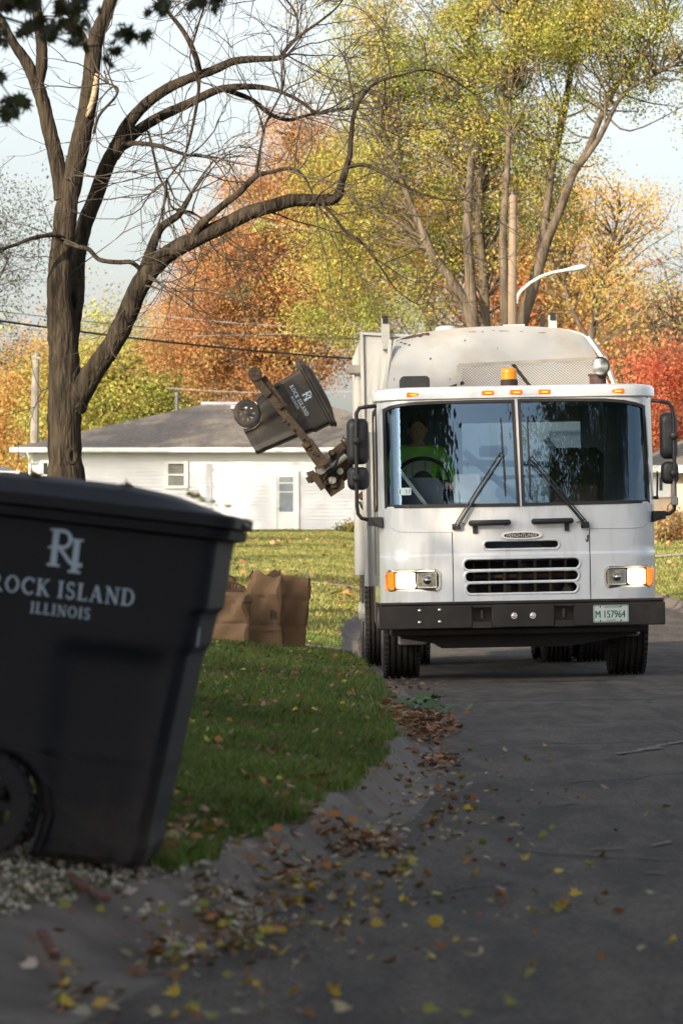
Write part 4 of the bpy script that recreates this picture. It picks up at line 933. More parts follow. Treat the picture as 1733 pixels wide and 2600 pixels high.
# badge
bx0, bz0 = c2(719, 184); bx1, bz1 = c2(908, 144); bcx, bcz = (bx0 + bx1) / 2, (bz0 + bz1) / 2
def ell(rx, rz, n=36, p=2.6): return [(bcx + rx * math.copysign(abs(math.cos(2 * math.pi * i / n)) ** (2 / p), math.cos(2 * math.pi * i / n)), bcz + rz * math.copysign(abs(math.sin(2 * math.pi * i / n)) ** (2 / p), math.sin(2 * math.pi * i / n))) for i in range(n)]
hw_, hh_ = (bx1 - bx0) / 2, (bz1 - bz0) / 2
mb = MB(); mb.ring(ell(hw_, hh_), ell(hw_ * .86, hh_ * .66), lambda a, b: S(a, b, -.02), lambda a, b: S(a, b, .004)); bd = mb.build('badge', M_chrome, TR)
mb = MB(); mb.prism(ell(hw_ * .88, hh_ * .70), lambda a, b: S(a, b, -.012), lambda a, b: S(a, b, .004)); mb.build('badge_plate', mat('badge_blue_black', (.01, .012, .03), .3), bd)
mb = MB(); v, f = text_mesh('FREIGHTLINER', hh_ * 1.1, hw_ * 1.52, shear=.25); mb.add([S(bcx + a, bcz + b * 1.15, -.0145) for a, b in v], f); mb.build('badge_lettering', mat('badge_silver', (.75, .74, .72), .4, var=.02), bd, fix=False)
# paint chip on the hood seam
mb = MB(); cxp = sxr - .02
a, b = c2(1115, 190), c2(1127, 162)
mb.prism([a, (b[0], a[1] - .0), (b[0] + .002, b[1]), (b[0] - .014, b[1]), (b[0] - .014, b[1] - .05), (a[0] + .008, b[1] - .065), (a[0] - .01, a[1] + .02)], lambda p, q: S(p, q, -.0015), lambda p, q: S(p, q, .002)); mb.build('paint_chip', M_rust, TR)
# moulded line round the windscreen base
def line(P_, nm='seam_line'):
    mb = MB(); mb.tube([S(*p, -.001) for p in dense(P_, 5)[:-5]], .0035, 5); mb.build(nm, mat('panel_line', (.45, .46, .47), .5) if 'panel_line' not in bpy.data.materials else bpy.data.materials['panel_line'], TR)
line([c1(176, 945), c1(180, 985), c1(200, 1025), c1(235, 1046), c1(300, 1050), c1(490, 1050), c1(491, 1052)])
line([c1(1432, 915), c1(1430, 955), c1(1418, 1000), c1(1390, 1022), c1(1340, 1030), c1(1134, 1033), c1(1133, 1036)])
# handles
for (a, b, fx) in ((c2(573, 108), c2(758, 103), 597), (c2(865, 100), c2(1050, 95), 1025)):
    mb = MB(); mb.tube([S(a[0] + .01, a[1], -.03), S(a[0] + .02, a[1], -.055), S(b[0] - .02, b[1], -.055), S(b[0] - .01, b[1], -.03)], [.026, .026, .024, .024], 10)
    for q in (a[0] + .03, b[0] - .03): mb.tube([S(q, a[1], .01), S(q, a[1], -.05)], .026, 10)
    f_ = c2(fx, 115)[0]; mb.box(f_ - .02, f_ + .02, yf(f_, 1.3) - .02, yf(f_, 1.3) - .002, a[1] - .085, a[1] - .02); mb.build('grab_handle', M_plast, TR, smooth=True, ang=40)
# wipers
for (piv, top, blade, ends, par) in ((c2(512, 122), c1(728, 688), None, (c1(721, 515), c1(741, 878)), c2(500, 118)), (c2(1112, 114), c1(848, 706), None, (c1(845, 528), c1(856, 888)), c2(1126, 112))):
    w = MB(); w.tube([S(piv[0], piv[1], -.05), S(top[0], top[1], -.06)], [.014, .008], 6)
    t2 = (top[0] + (.03 if piv[0] > 0 else -.03), top[1] + .015); w.tube([S(par[0], par[1], -.045), S(t2[0], t2[1], -.055)], .006, 6)
    w.tube([S(top[0], top[1], -.06), S(t2[0], t2[1], -.055)], .009, 6)
    w.tube([S(piv[0] - .04, piv[1] - .005, -.03), S(piv[0] + .03, piv[1], -.03)], .026, 8); w.tube([S(piv[0], piv[1], .0), S(piv[0], piv[1], -.055)], .024, 8)
    w.tube([S(piv[0] + (.07 if piv[0] < 0 else -.07), piv[1] + .02, 0), S(piv[0] + (.05 if piv[0] < 0 else -.05), piv[1] + .025, -.03), S(piv[0], piv[1] + .05, -.05)], .004, 5)
    wo = w.build('wiper', M_plast, TR)
    w = MB(); w.bar(S(ends[0][0], ends[0][1], -.02), S(ends[1][0], ends[1][1], -.02), .010, .03); w.bar(S(ends[0][0], ends[0][1] - .12, -.04), S(ends[1][0], ends[1][1] + .12, -.04), .012, .014); w.build('wiper_blade', M_gask, wo)
# marker lamps
for (a, b) in (((278, 395), (341, 421)), ((627, 387), (689, 414)), ((758, 383), (821, 411)), ((890, 381), (952, 409)), ((1232, 377), (1295, 404))):
    (x0, z0), (x1, z1) = c1(a[0], b[1], .1), c1(b[0], a[1], .1); yy = yf((x0 + x1) / 2, 2.43) - .01
    mb = MB(); mb.box(x0, x1, yy - .03, yy + .04, z0, z1, .012); ml = mb.build('marker_lamp', M_orange, TR)
    mb = MB(); mb.box(lerp(x0, x1, .3), lerp(x0, x1, .75), yy - .034, yy - .031, lerp(z0, z1, .38), lerp(z0, z1, .58)); mb.build('lamp_glow', M_orhot, ml)
# beacon and roof fittings
bx = c1(756, 340, .7); bz1 = c1(756, 288, .7)[1]
mb = MB(); mb.lathe([(2.5, .075), (2.56, .075), (2.57, .066)], 20, 'z', (bx[0], .7, 0)); be = mb.build('beacon', M_chass, TR)
mb = MB(); mb.lathe([(2.555, .064)] + [(2.57 + .012 * i, .064 + (.003 if i % 2 else 0)) for i in range(int((bz1 - 2.58) / .012))] + [(bz1, .062), (bz1 + .008, .04)], 22, 'z', (bx[0], .7, 0)); mb.build('beacon_lens', M_beac, be, smooth=True)
(x0, z0), (x1, z1) = c1(248, 384, 1.2), c1(386, 320, 1.2)
mb = MB(); mb.prism(rrect(x0, x1, z0 - .05, z1, .04), lambda a, b: (a, 1.2, b), lambda a, b: (a, 1.4, b)); h_ = mb.build('speaker_box', M_plast, TR)
mb = MB()
for k in range(14): zz = z0 - .0 + k * (z1 - z0) / 14; mb.bar((x0 + .03, 1.195, zz), (x1 - .03, 1.195, zz), .004)
for k in range(20): xx = lerp(x0 + .03, x1 - .03, k / 19); mb.bar((xx, 1.192, z0 - .02), (xx, 1.192, z1 - .02), .004)
mb.build('speaker_grille', mat('mesh_black', (.045, .045, .05), .5), h_)
# headlights
for si, P_ in enumerate(HLB):
    X0, X1 = min(p[0] for p in P_), max(p[0] for p in P_); Zb, Zt = min(p[1] for p in P_), max(p[1] for p in P_); cx_, cz_ = (X0 + X1) / 2, (Zb + Zt) / 2
    sh = lambda k: [(cx_ + (p[0] - cx_) * (1 - 2 * k / (X1 - X0)), cz_ + (p[1] - cz_) * (1 - 2 * k / (Zt - Zb))) for p in P_]
    mb = MB(); mb.ring(P_, sh(.018), lambda a, b: S(a, b, -.012), lambda a, b: S(a, b, .03)); hl = mb.build('headlight', M_chrome, TR, smooth=True, ang=40)
    mb = MB(); mb.prism(sh(-.002), lambda a, b: S(a, b, .055), lambda a, b: S(a, b, .09)); mb.build('headlight_housing', mat('housing_grey', (.16, .14, .12), .35, metal=.5) if 'housing_grey' not in bpy.data.materials else bpy.data.materials['housing_grey'], hl)
    m_ = -1 if si else 1   # outer end
    u = lambda t: (X0 + t * (X1 - X0)) if si == 0 else (X1 - t * (X1 - X0))
    def bx_(t0, t1, a, b, o0, o1, M, nm, par=hl, r=.012):
        x0, x1 = sorted((u(t0), u(t1))); q = rrect(x0, x1, lerp(Zb, Zt, a), lerp(Zb, Zt, b), r, 3)
        mb = MB(); mb.prism(q, lambda p, z: S(p, z, o0), lambda p, z: S(p, z, o1)); return mb.build(nm, M, par)
    tl = bx_(.0, .15, .05, .95, -.012, .05, M_turn, 'turn_signal', r=.02)
    mb = MB()
    for k in range(8): zz = lerp(Zb + .02, Zt - .02, k / 7); mb.tube([S(u(.01), zz, -.013), S(u(.145), zz, -.013)], .0045, 5)
    mb.build('turn_ribs', M_orhot if False else M_orange, tl)
    lp = bx_(.175, .545, .14, .86, .02, .05, M_chrome, 'lamp_surround'); bx_(.195, .525, .19, .83, .008, .019, M_hl, 'lamp_lens', lp)
    lp = bx_(.565, .93, .14, .86, .02, .05, M_chrome, 'lamp_surround'); dl = bx_(.585, .91, .2, .8, .012, .019, mat('lamp_reflector', (.42, .40, .34), .25, metal=.8, var=.4, scale=22) if 'lamp_reflector' not in bpy.data.materials else bpy.data.materials['lamp_reflector'], 'lamp_lens', lp)
    mb = MB(); xx = u(.75); mb.lathe([(0, .034), (.012, .026), (.02, .010), (.026, .001)], 16, 'y', (xx, yf(xx, cz_) - .02, cz_)); mb.build('bulb', M_chrome, dl, smooth=True)
# bumper
(x0, zt), (x1, zb) = c2(150, 497), c2(1479, 580); zt = (c2(150, 497)[1] + c2(1478, 471)[1]) / 2; zb = (c2(150, 606)[1] + c2(1478, 578)[1]) / 2
B0, B1 = c2(149, 550)[0], c2(1480, 530)[0]
mb = MB()
px0 = [c2(583, 530)[0], c2(672, 530)[0], c2(965, 520)[0], c2(1055, 520)[0]]; pz = (c2(620, 567)[1], c2(620, 500)[1])
def bsec(xa, xb, za, zb_, y0=-.10): mb.box(xa, xb, y0, .02, za, zb_, .008)
bsec(B0, px0[0], zb, zt); bsec(px0[1] + .0005, px0[2] - .0005, zb, zt); bsec(px0[3], B1, zb, zt)
for a, b in ((px0[0], px0[1]), (px0[2], px0[3])): mb.box(a, b, -.099, .02, zb + .001, pz[0]); mb.box(a, b, -.099, .02, pz[1], zt - .001); mb.box(a, b, -.01, .02, pz[0], pz[1])
bp = mb.build('bumper', M_bump, TR)
mb = MB(); mb.box(B0 + .01, B1 - .01, -.085, .03, zt + .0005, zt + .03, .01); mb.build('bumper_step', M_bump, bp)
mb = MB()
for (x, y) in ((337, 515), (430, 512), (337, 570), (431, 567)): q = c2(x, y); mb.lathe([(-.101, .015), (-.108, .014), (-.113, .006)], 10, 'y', (q[0], 0, q[1]))
for (x, y) in ((776, 538), (863, 537)): q = c2(x, y); mb.lathe([(-.101, .027), (-.104, .027), (-.104, .018), (-.116, .018), (-.12, .012)], 12, 'y', (q[0], 0, q[1]))
mb.build('bumper_bolts', M_chrome, bp)
for cxh in ((px0[0] + px0[1]) / 2 , (px0[2] + px0[3]) / 2): mb = MB(); mb.box(cxh - .012, cxh + .012, -.06, -.012, pz[0] + .02, pz[1] - .02, .005); mb.build('tow_hook', M_rust, bp)
# number plate
(x0, z0), (x1, z1) = c2(1145, 570), c2(1308, 487); pc = ((x0 + x1) / 2, (z0 + z1) / 2); pw, ph = (x1 - x0), .075 * 2
mb = MB(); mb.prism(rrect(pc[0] - pw / 2, pc[0] + pw / 2, z0, z1, .012), lambda a, b: (a, -.108, b), lambda a, b: (a, -.102, b)); plate = mb.build('number_plate', mat('plate_white', (.55, .62, .60), .4, var=.04), bp)
M_pg = mat('plate_green', (.02, .10, .06), .5)
def put(body, cx_, cz_, size, width, m, nm, par, y, shear=0, bold=0, kz=1.0):
    mb = MB(); v, f = text_mesh(body, size, width, shear, bold); mb.add([(cx_ + a, y, cz_ + b * kz) for a, b in v], f); return mb.build(nm, m, par, fix=False)
for q_ in (-.0016, 0, .0016): put('M 157964', pc[0] - .005 + q_, pc[1] - .004, .078, pw * .84, M_pg, 'plate_number', plate, -.110 - q_ * .1, kz=1.12)
put('LAND OF LINCOLN', pc[0] + .01, z1 - .018, .02, pw * .46, M_chass, 'plate_motto', plate, -.1095, .3)
put('ILLINOIS', pc[0], z0 + .018, .021, pw * .26, M_pg, 'plate_state', plate, -.1095)
mb = MB(); mb.ring(rrect(pc[0] - pw / 2 + .004, pc[0] + pw / 2 - .004, z0 + .004, z1 - .004, .010), rrect(pc[0] - pw / 2 + .008, pc[0] + pw / 2 - .008, z0 + .008, z1 - .008, .008), lambda a, b: (a, -.1095, b), lambda a, b: (a, -.107, b)); mb.build('plate_border', M_pg, plate)
mb = MB()
for dx in (-.3, .28):
    for zz in (z0 + .014, z1 - .014): mb.lathe([(-.109, .007), (-.113, .005)], 8, 'y', (pc[0] + dx * pw, 0, zz))
mb.build('plate_screws', M_rust, plate)
# underside
mb = MB(); mb.box(-1.10, 1.08, .05, .5, zb - .06, zb - .005, .01); zlow = c2(700, 682, .7)[1]
mb.add([(-1.0, .3, zb), (1.0, .3, zb), (1.0, .3, .36), (.55, .3, zlow + .02), (.42, .3, zlow), (-.66, .3, zlow), (-.72, .3, zlow + .04), (-1.0, .3, .36)] + [(-1.0, 1.0, zb), (1.0, 1.0, zb), (1.0, 1.0, .36), (.55, 1.0, zlow + .02), (.42, 1.0, zlow), (-.66, 1.0, zlow), (-.72, 1.0, zlow + .04), (-1.0, 1.0, .36)], [tuple(range(8)), tuple(range(15, 7, -1))] + [(i, i + 8, (i + 1) % 8 + 8, (i + 1) % 8) for i in range(8)])
mb.build('undertray', M_chass, TR)
mb = MB()
for x in (-.43, .43): mb.box(x - .04, x + .04, .5, 9.3, .62, .90)
for y in (1.2, 5.8, 7.15): mb.tube([(-.95, y, .52), (.95, y, .52)], .07, 10)
for y in (5.8, 7.15): mb.lathe([(-.22, .05), (-.14, .2), (.14, .2), (.22, .05)], 16, 'x', (.0, y, .52))
mb.box(-.3, .3, 1.2, 3.0, .6, 1.0); mb.tube([(0, 3, .75), (0, 7, .55)], .06, 8); mb.box(.55, 1.0, 2.5, 3.6, .5, .95, .05); mb.box(-.95, -.55, 2.4, 3.4, .55, .95, .05); mb.build('chassis', M_chass, TR)
mb = MB(); mb.box(-1.02, -.78, .52, .7, .30, .42, .01); mb.box(.80, 1.05, .5, .7, .34, .5, .02); mb.build('step_bracket', M_grey, TR)
# wheels
def tyre(mb, xo, xi, rad=.525, grooves=5):
    "outer face at xo, inner at xi"
    s = 1 if xi > xo else -1; w = abs(xi - xo); P = [(xo + s * .03, .28), (xo + s * .005, .36), (xo, .43), (xo + s * .012, rad - .035), (xo + s * .035, rad - .006)]
    n = grooves; tw = w - .07
    for k in range(n):
        a = .035 + tw * (k + .5) / n
        P += [(xo + s * (a - .012), rad), (xo + s * (a - .008), rad - .016), (xo + s * (a + .008), rad - .016), (xo + s * (a + .012), rad)]
    P += [(xi - s * .035, rad - .006), (xi - s * .012, rad - .035), (xi, .43), (xi - s * .005, .36), (xi - s * .03, .28)]
    mb.lathe(P, 72, 'x', cap=False)
def wheel(xc, y, w, side, dual=False):
    z = .525 - .0; zc = z + (-xc * math.sin(ROLL)) * 0.0
    wo = empty('wheel', (xc, y, zc)); wo.parent = TR
    mb = MB()
    if dual: tyre(mb, side * .32, side * .03); tyre(mb, -side * .32, -side * .03)
    else: tyre(mb, side * w / 2, -side * w / 2)
    # tread lugs across the shoulders
    R_ = .527
    for k in range(60):
        a = 2 * math.pi * k / 60
        for sx in ((.30, -.30, .05, -.05) if dual else (w / 2 - .03, -w / 2 + .03)):
            c = Vector((sx, R_ * math.cos(a), R_ * math.sin(a))); t = Vector((0, -math.sin(a), math.cos(a))); r_ = Vector((0, math.cos(a), math.sin(a)))
            mb.bar(c - t * .012 - r_ * .01, c + t * .012 - r_ * .01, .035, .016, up=r_)
    mb.build('tyre', M_tyre, wo, smooth=True, ang=35)
    mb = MB(); xo = side * (.32 if dual else w / 2); s = -side
    mb.lathe([(xo + s * .03, .285), (xo + s * .01, .275), (xo + s * .05, .25), (xo + s * (.16 if dual else .03), .17), (xo + s * (.16 if dual else .02), .12), (xo + s * -.02, .09), (xo + s * -.03, .0)], 30, 'x'); mb.build('rim', M_grey, wo, smooth=True)
wheel(-.985, 1.2, .33, -1); wheel(.985, 1.2, .33, 1)
for y in (5.8, 7.15): wheel(-.875, y, 0, -1, True); wheel(.875, y, 0, 1, True)
# cab sides: door glass, seams, steps
for s in (-1, 1):
    mb = MB(); mb.prism(rrect(.62, 1.62, 1.50, 2.30, .06), lambda a, b: (s * 1.178, a, b), lambda a, b: (s * 1.176, a, b)); sw = mb.build('door_window', mat('side_glass', (.012, .015, .03), .06) if 'side_glass' not in bpy.data.materials else bpy.data.materials['side_glass'], TR)
    mb = MB(); mb.ring(rrect(.58, 1.66, 1.46, 2.34, .08), rrect(.62, 1.62, 1.50, 2.30, .06), lambda a, b: (s * 1.186, a, b), lambda a, b: (s * 1.176, a, b)); mb.build('window_seal', M_gask, sw)
    for ya in (.50, 1.72): mb = MB(); mb.box(min(s * 1.177, s * 1.181), max(s * 1.177, s * 1.181), ya, ya + .015, .9, 2.36); mb.build('door_seam', M_gask, TR)
# interior
mb = MB(); mb.box(-1.1, 1.1, .5, 1.9, .95, 1.0); mb.box(-1.13, 1.13, .32, .75, 1.0, 1.40, .04); mb.box(-.25, .25, .75, 1.85, 1.0, 1.35, .05); mb.build('dashboard', M_int, TR)
mb = MB(); mb.ring([(-1.14, 1.0), (1.14, 1.0), (1.14, 2.4), (-1.14, 2.4)], rrect(-.42, .72, 1.55, 2.2, .08, 1)[0:0] or [(-.38, 1.5), (.68, 1.5), (.68, 2.24), (-.38, 2.24)], lambda a, b: (a, 1.88, b), lambda a, b: (a, 1.93, b)); mb.box(-1.14, 1.14, .35, 1.9, 2.375, 2.382); cb = mb.build('cab_back', M_int, TR)
mb = MB(); mb.add([(-.38, 1.9, 1.5), (.68, 1.9, 1.5), (.68, 1.9, 2.24), (-.38, 1.9, 2.24)], [(0, 1, 2, 3)]); mb.build('rear_window', glassmat('rear_glass', (.22, .30, .36), .0), cb)
for xs_ in (-.78, .62):
    mb = MB(); mb.box(xs_ - .25, xs_ + .25, 1.15, 1.65, 1.0, 1.32, .06); mb.box(xs_ - .24, xs_ + .24, 1.6, 1.74, 1.3, 2.0, .06); mb.build('seat', M_chass, TR, bevel=.02)
mb = MB(); p, q = c1(207, 470, .35), c1(222, 920, .35); mb.tube([(p[0], .36, p[1]), (q[0], .30, q[1])], .030, 8); p, q = c1(200, 705, .34), c1(372, 918, .34); mb.bar((p[0], .34, p[1]), (q[0], .38, q[1] - .02), .05, .03); mb.build('grab_rail', M_intl, TR)
stw = c1(355, 800, .75); SWC = Vector((stw[0], .80, stw[1] - .02))
mb = MB(); N_ = Vector((0, -.85, .52)).normalized(); U_ = Vector((1, 0, 0)); V_ = N_.cross(U_)
RW = .235; mb.tube([SWC + (U_ * math.cos(R(a)) + V_ * math.sin(R(a))) * RW for a in range(0, 360, 12)], .017, 8, closed=True)
for a in (0, 180, 270): mb.tube([SWC + N_ * -.03, SWC + (U_ * math.cos(R(a)) + V_ * math.sin(R(a))) * RW], .014, 6)
mb.lathe([(-.03, .085), (.0, .09), (.02, .05)], 16, 'y', SWC); mb.tube([SWC, SWC + Vector((0, -.25, -.45))], .05, 8); mb.build('steering_wheel', M_chass, TR, smooth=True)
mb = MB(); p = c1(345, 900, .55); mb.prism(rrect(p[0] - .19, p[0] + .19, p[1] - .12, p[1] + .19, .09), lambda a, b: (a, .5, b), lambda a, b: (a, .75, b)); mb.build('instrument_pod', mat('pod_blue_grey', (.07, .09, .12), .6), TR)
# mirrors
for s, P_ in ((-1, dict(big=((2, 735), (100, 518)), small=((4, 855), (103, 745)), tube=[(138, 462), (90, 466), (58, 472), (44, 495), (44, 700), (47, 930), (52, 965), (68, 985), (100, 992)], hub=((46, 625), (46, 798)), br=(98, 152, 980, 1034))),
              (1, dict(big=((1463, 708), (1540, 489)), small=((1467, 825), (1548, 718)), tube=[(1420, 435), (1470, 440), (1500, 447), (1516, 470), (1524, 520), (1526, 700), (1529, 900), (1525, 945), (1505, 962), (1470, 966)], hub=((1524, 600), (1524, 775)), br=(1448, 1485, 950, 1003)))):
    (x0, z0), (x1, z1) = c1(*P_['big'][0], .35), c1(*P_['big'][1], .35)
    x0, x1 = min(x0, x1), max(x0, x1)
    mr = MB(); mr.tube([(*c1(*q, .3)[:1], .28, c1(*q, .3)[1]) for q in P_['tube']], .017, 8); mt = mr.build('mirror_arm', M_plast, TR, smooth=True)
    for (a, b), (u0, v0) in (((x0, x1), (z0, z1)),) :
        pass
    for key in ('big', 'small'):
        (x0, z0), (x1, z1) = c1(*P_[key][0], .35), c1(*P_[key][1], .35); x0, x1 = min(x0, x1), max(x0, x1); r = .055
        sh = lambda k: [((x0 + x1) / 2 + (p[0] - (x0 + x1) / 2) * k, (z0 + z1) / 2 + (p[1] - (z0 + z1) / 2) * (1 - (1 - k) * .6)) for p in rrect(x0, x1, z0, z1, r, 6)]
        mb = MB(); mb.loft([[(a, yy, b) for a, b in sh(k)] for yy, k in ((.30, .5), (.305, .72), (.325, .90), (.36, .985), (.40, 1.0), (.42, .97))]); mh = mb.build('mirror', M_plast, TR, smooth=True, ang=60)
        mb = MB(); mb.add([(a, .423, b) for a, b in sh(.92)], [tuple(range(len(sh(.9))))]); mb.build('mirror_glass', M_chrome, mh)
    mb = MB()
    for hq in P_['hub']: mb = MB(); q = c1(*hq, .3); mb.lathe([(.235, .02), (.245, .034), (.30, .036), (.32, .03)], 12, 'y', (q[0], 0, q[1])); mb.build('mirror_clamp', M_plast, mt, smooth=True)
    (a0, a1, b0, b1) = P_['br']; q0, q1 = c1(a0, b1, .3), c1(a1, b0, .3)
    mb = MB(); inn = (q1[0] + .02) if s < 0 else q0[0] - .04; out = q0[0] if s < 0 else q1[0]
    mb.add([(inn, .22, q1[1]), (inn, .22, q0[1]), (lerp(inn, out, .5), .24, q0[1] + .02), (out, .25, q1[1] - .07), (out, .25, q1[1] - .0), (inn, .42, q1[1]), (inn, .42, q0[1]), (lerp(inn, out, .5), .36, q0[1] + .02), (out, .33, q1[1] - .07), (out, .33, q1[1])], [(0, 1, 2, 3, 4), (9, 8, 7, 6, 5)] + [(i, i + 5, (i + 1) % 5 + 5, (i + 1) % 5) for i in range(5)]); mb.build('mirror_bracket', M_plast, mt)
# aerial and CB box on the kerb-far mirror
mb = MB(); a, b = c1(1447, 888, .4), c1(1448, 765, .4); mb.tube([(a[0], .4, a[1]), (b[0], .4, b[1])], .009, 6); mb.tube([(a[0] - .05, .4, a[1]), (a[0] + .01, .4, a[1])], .016, 6)
q = c1(1529, 900, .25); mb.build('aerial', M_plast, TR)
mb = MB(); mb.box(q[0] - .03, q[0] + .03, .22, .28, q[1] - .045, q[1] + .03, .008); mb.tube([(q[0], .25, q[1]), (q[0] - .004, .25, q[1] + .16)], .012, 6); mb.build('aerial_mount', M_grey, TR)
mb = MB(); mb.tube([(*c1(1518, 905, .25)[:1], .25, c1(1518, 905, .25)[1]), (c1(1500, 925, .25)[0], .26, c1(1500, 925, .25)[1]), (c1(1494, 955, .25)[0], .26, c1(1494, 955, .25)[1])], .003, 4); mb.build('aerial_lead', M_chass, TR)

# ---- refuse body
def b1(x, y): return c1(x, y, 3.7)
YB = 3.7
top = [(225, 140), (300, 118), (380, 104), (470, 92), (600, 82), (720, 77), (800, 76), (900, 79), (980, 84), (1060, 94), (1110, 108), (1135, 126)]
TP_ = [b1(*p) for p in top]
xl = lambda z: np.interp(z, [1.6, 2.6, b1(225, 140)[1]], [b1(170, 385)[0] - .02, b1(183, 385)[0], b1(225, 140)[0]])
xr = lambda z: np.interp(z, [1.6, b1(1250, 362)[1], b1(1135, 126)[1]], [b1(1250, 362)[0], b1(1225, 362)[0], b1(1135, 126)[0]])
def plate_pt(i, j, nu=26, nv=48):
    s = j / (nv - 1); xt = lerp(TP_[0][0], TP_[-1][0], s); zt = float(np.interp(xt, [p[0] for p in TP_], [p[1] for p in TP_])); t = i / (nu - 1); z = lerp(1.2, zt, t)
    x = lerp(float(xl(z)), float(xr(z)), s)
    return (x, YB - .06 + .10 * (1 - math.cos(t * 1.3)) + .34 * max(0, (t - .72) / .28) ** 2.2 + .1 * abs(s - .5) ** 2 * 4 * .6, z)
mb = MB(); mb.grid(plate_pt, 26, 48); mb.build('hopper_front', M_plateb, TR, smooth=True, fix=False)
# barrel body behind
ring_f = [plate_pt(25, j) for j in range(48)]
mb = MB(); rg = []
for y in (YB + .38, YB + .6, 6, 9.2): rg.append([(p[0] * 1.0, y, p[2] - .0) for p in ring_f] + [(1.18, y, 2.3), (1.18, y, .95), (-1.12, y, .95), (-1.12, y, 2.3)])
mb.loft(rg); mb.build('packer_body', M_bodyp, TR, smooth=True, ang=40)
# tall outer panel on the kerb side with its stepped edge
mb = MB(); a = b1(76, 113); b = b1(218, 125); lowz = .95
mb.add([(a[0], YB + .5, a[1]), (a[0], YB + .5, lowz), (a[0] + .28, YB + .5, lowz), (a[0] + .50, YB + .5, b[1] - .02), (a[0], 8.9, a[1]), (a[0], 8.9, lowz), (a[0] + .28, 8.9, lowz), (a[0] + .50, 8.9, b[1] - .02)], [(0, 1, 2, 3), (7, 6, 5, 4), (0, 4, 5, 1), (0, 3, 7, 4), (1, 5, 6, 2), (2, 6, 7, 3)]); mb.build('side_panel', M_bodyp, TR)
mb = MB(); mb.bar((a[0] - .005, YB + .48, a[1] + .01), (a[0] - .005, YB + .48, lowz), .03); mb.bar((a[0] - .02, YB + .48, a[1] + .01), (a[0] + .52, YB + .48, b[1] + .0), .025)
for (p, q) in ((b1(128, 170), b1(100, 540)), (b1(165, 165), b1(140, 540)), (b1(205, 150), b1(178, 385))): mb.bar((p[0], YB + .2, p[1]), (q[0], YB + .12, q[1]), .03, .05)
mb.build('panel_rib', M_bodyp, TR)
# square stakes on the body top
for (p, q, w) in ((b1(165, 135), b1(205, 38), .0), (b1(952, 92), b1(995, 22), .0)):
    mb = MB(); w = (b1(200, 0)[0] - b1(165, 0)[0]); cxs = (p[0] + q[0]) / 2 - .0; mb.add([(cxs - w * .55, YB + .4, p[1] - .1), (cxs + w * .62, YB + .4, p[1] - .1), (cxs + w * .5, YB + .4, q[1]), (cxs - w * .5, YB + .4, q[1]), (cxs - w * .55, YB + .55, p[1] - .1), (cxs + w * .62, YB + .55, p[1] - .1), (cxs + w * .5, YB + .55, q[1]), (cxs - w * .5, YB + .55, q[1])], [(0, 1, 2, 3), (7, 6, 5, 4), (0, 4, 5, 1), (1, 5, 6, 2), (3, 2, 6, 7), (0, 3, 7, 4)]); sk = mb.build('hinge_post', M_bodyp, TR)
    mb = MB(); mb.box(cxs - w * .42, cxs + w * .42, YB + .39, YB + .53, q[1] - .002, q[1] + .02); mb.box(cxs - w * .35, cxs + w * .35, YB + .385, YB + .399, q[1] - .05, q[1] - .005); mb.build('post_cap', M_chass, sk)
mb = MB(); q = b1(925, 60)
for k in range(7): mb.box(q[0] - .03 + random.uniform(-.03, .03), q[0] + .02 + random.uniform(-.02, .04), YB + .45, YB + .55, q[1] - .12 + k * .03, q[1] - .09 + k * .03)
mb.build('hydraulic_fitting', M_chass, TR)
mb = MB(); q = b1(475, 88); mb.lathe([(q[1] - .05, .11), (q[1] + .02, .10), (q[1] + .035, .05)], 16, 'z', (q[0], YB + .55, 0)); q = b1(795, 75); mb.box(q[0] - .1, q[0] + .1, YB + .5, YB + .7, q[1] - .04, q[1] + .02); mb.build('roof_cap', M_bodyp, TR)
# rust and scratches on the front plate
def plate_y(x, z):
    zt = float(np.interp(x, [p[0] for p in TP_], [p[1] for p in TP_])); t = max(0, min(1, (z - 1.2) / (zt - 1.2))); xa, xb = float(xl(z)), float(xr(z)); s = (x - xa) / (xb - xa)
    return YB - .06 + .10 * (1 - math.cos(t * 1.3)) + .34 * max(0, (t - .72) / .28) ** 2.2 + .1 * abs(s - .5) ** 2 * 4 * .6
mb = MB()
def blot(x, y, rx, ry, n=11):
    c = b1(x, y); P_ = []
    for k in range(n): a = 2 * math.pi * k / n; f = random.uniform(.55, 1.2); P_.append((c[0] + math.cos(a) * rx * f / 1.838 / 270, c[1] + math.sin(a) * ry * f / 1.838 / 270))
    mb.add([(p, plate_y(p, z) - .006, z) for p, z in P_], [tuple(range(n))])
for t in np.linspace(0, 1, 40): blot(232 + t * 150 + random.gauss(0, 3), 140 - t * 26 + random.gauss(0, 2), random.uniform(7, 12), random.uniform(4, 8))
mb.build('rust_streak', M_rust, TR, fix=False)
for (x, y, rx, ry) in ((258, 155, 8, 4), (275, 163, 12, 5), (295, 170, 10, 4), (254, 178, 5, 4), (392, 238, 6, 6), (555, 150, 4, 5), (640, 106, 4, 4), (920, 110, 20, 1.6), (740, 102, 26, 1.5), (600, 106, 12, 1.4), (221, 335, 2, 9), (580, 107, 8, 1.5), (690, 100, 8, 1.5), (820, 104, 12, 1), (705, 190, 3, 3), (480, 335, 3, 3)): mb = MB(); blot(x, y, rx, ry); mb.build('rust_spot', M_rust, TR, fix=False)
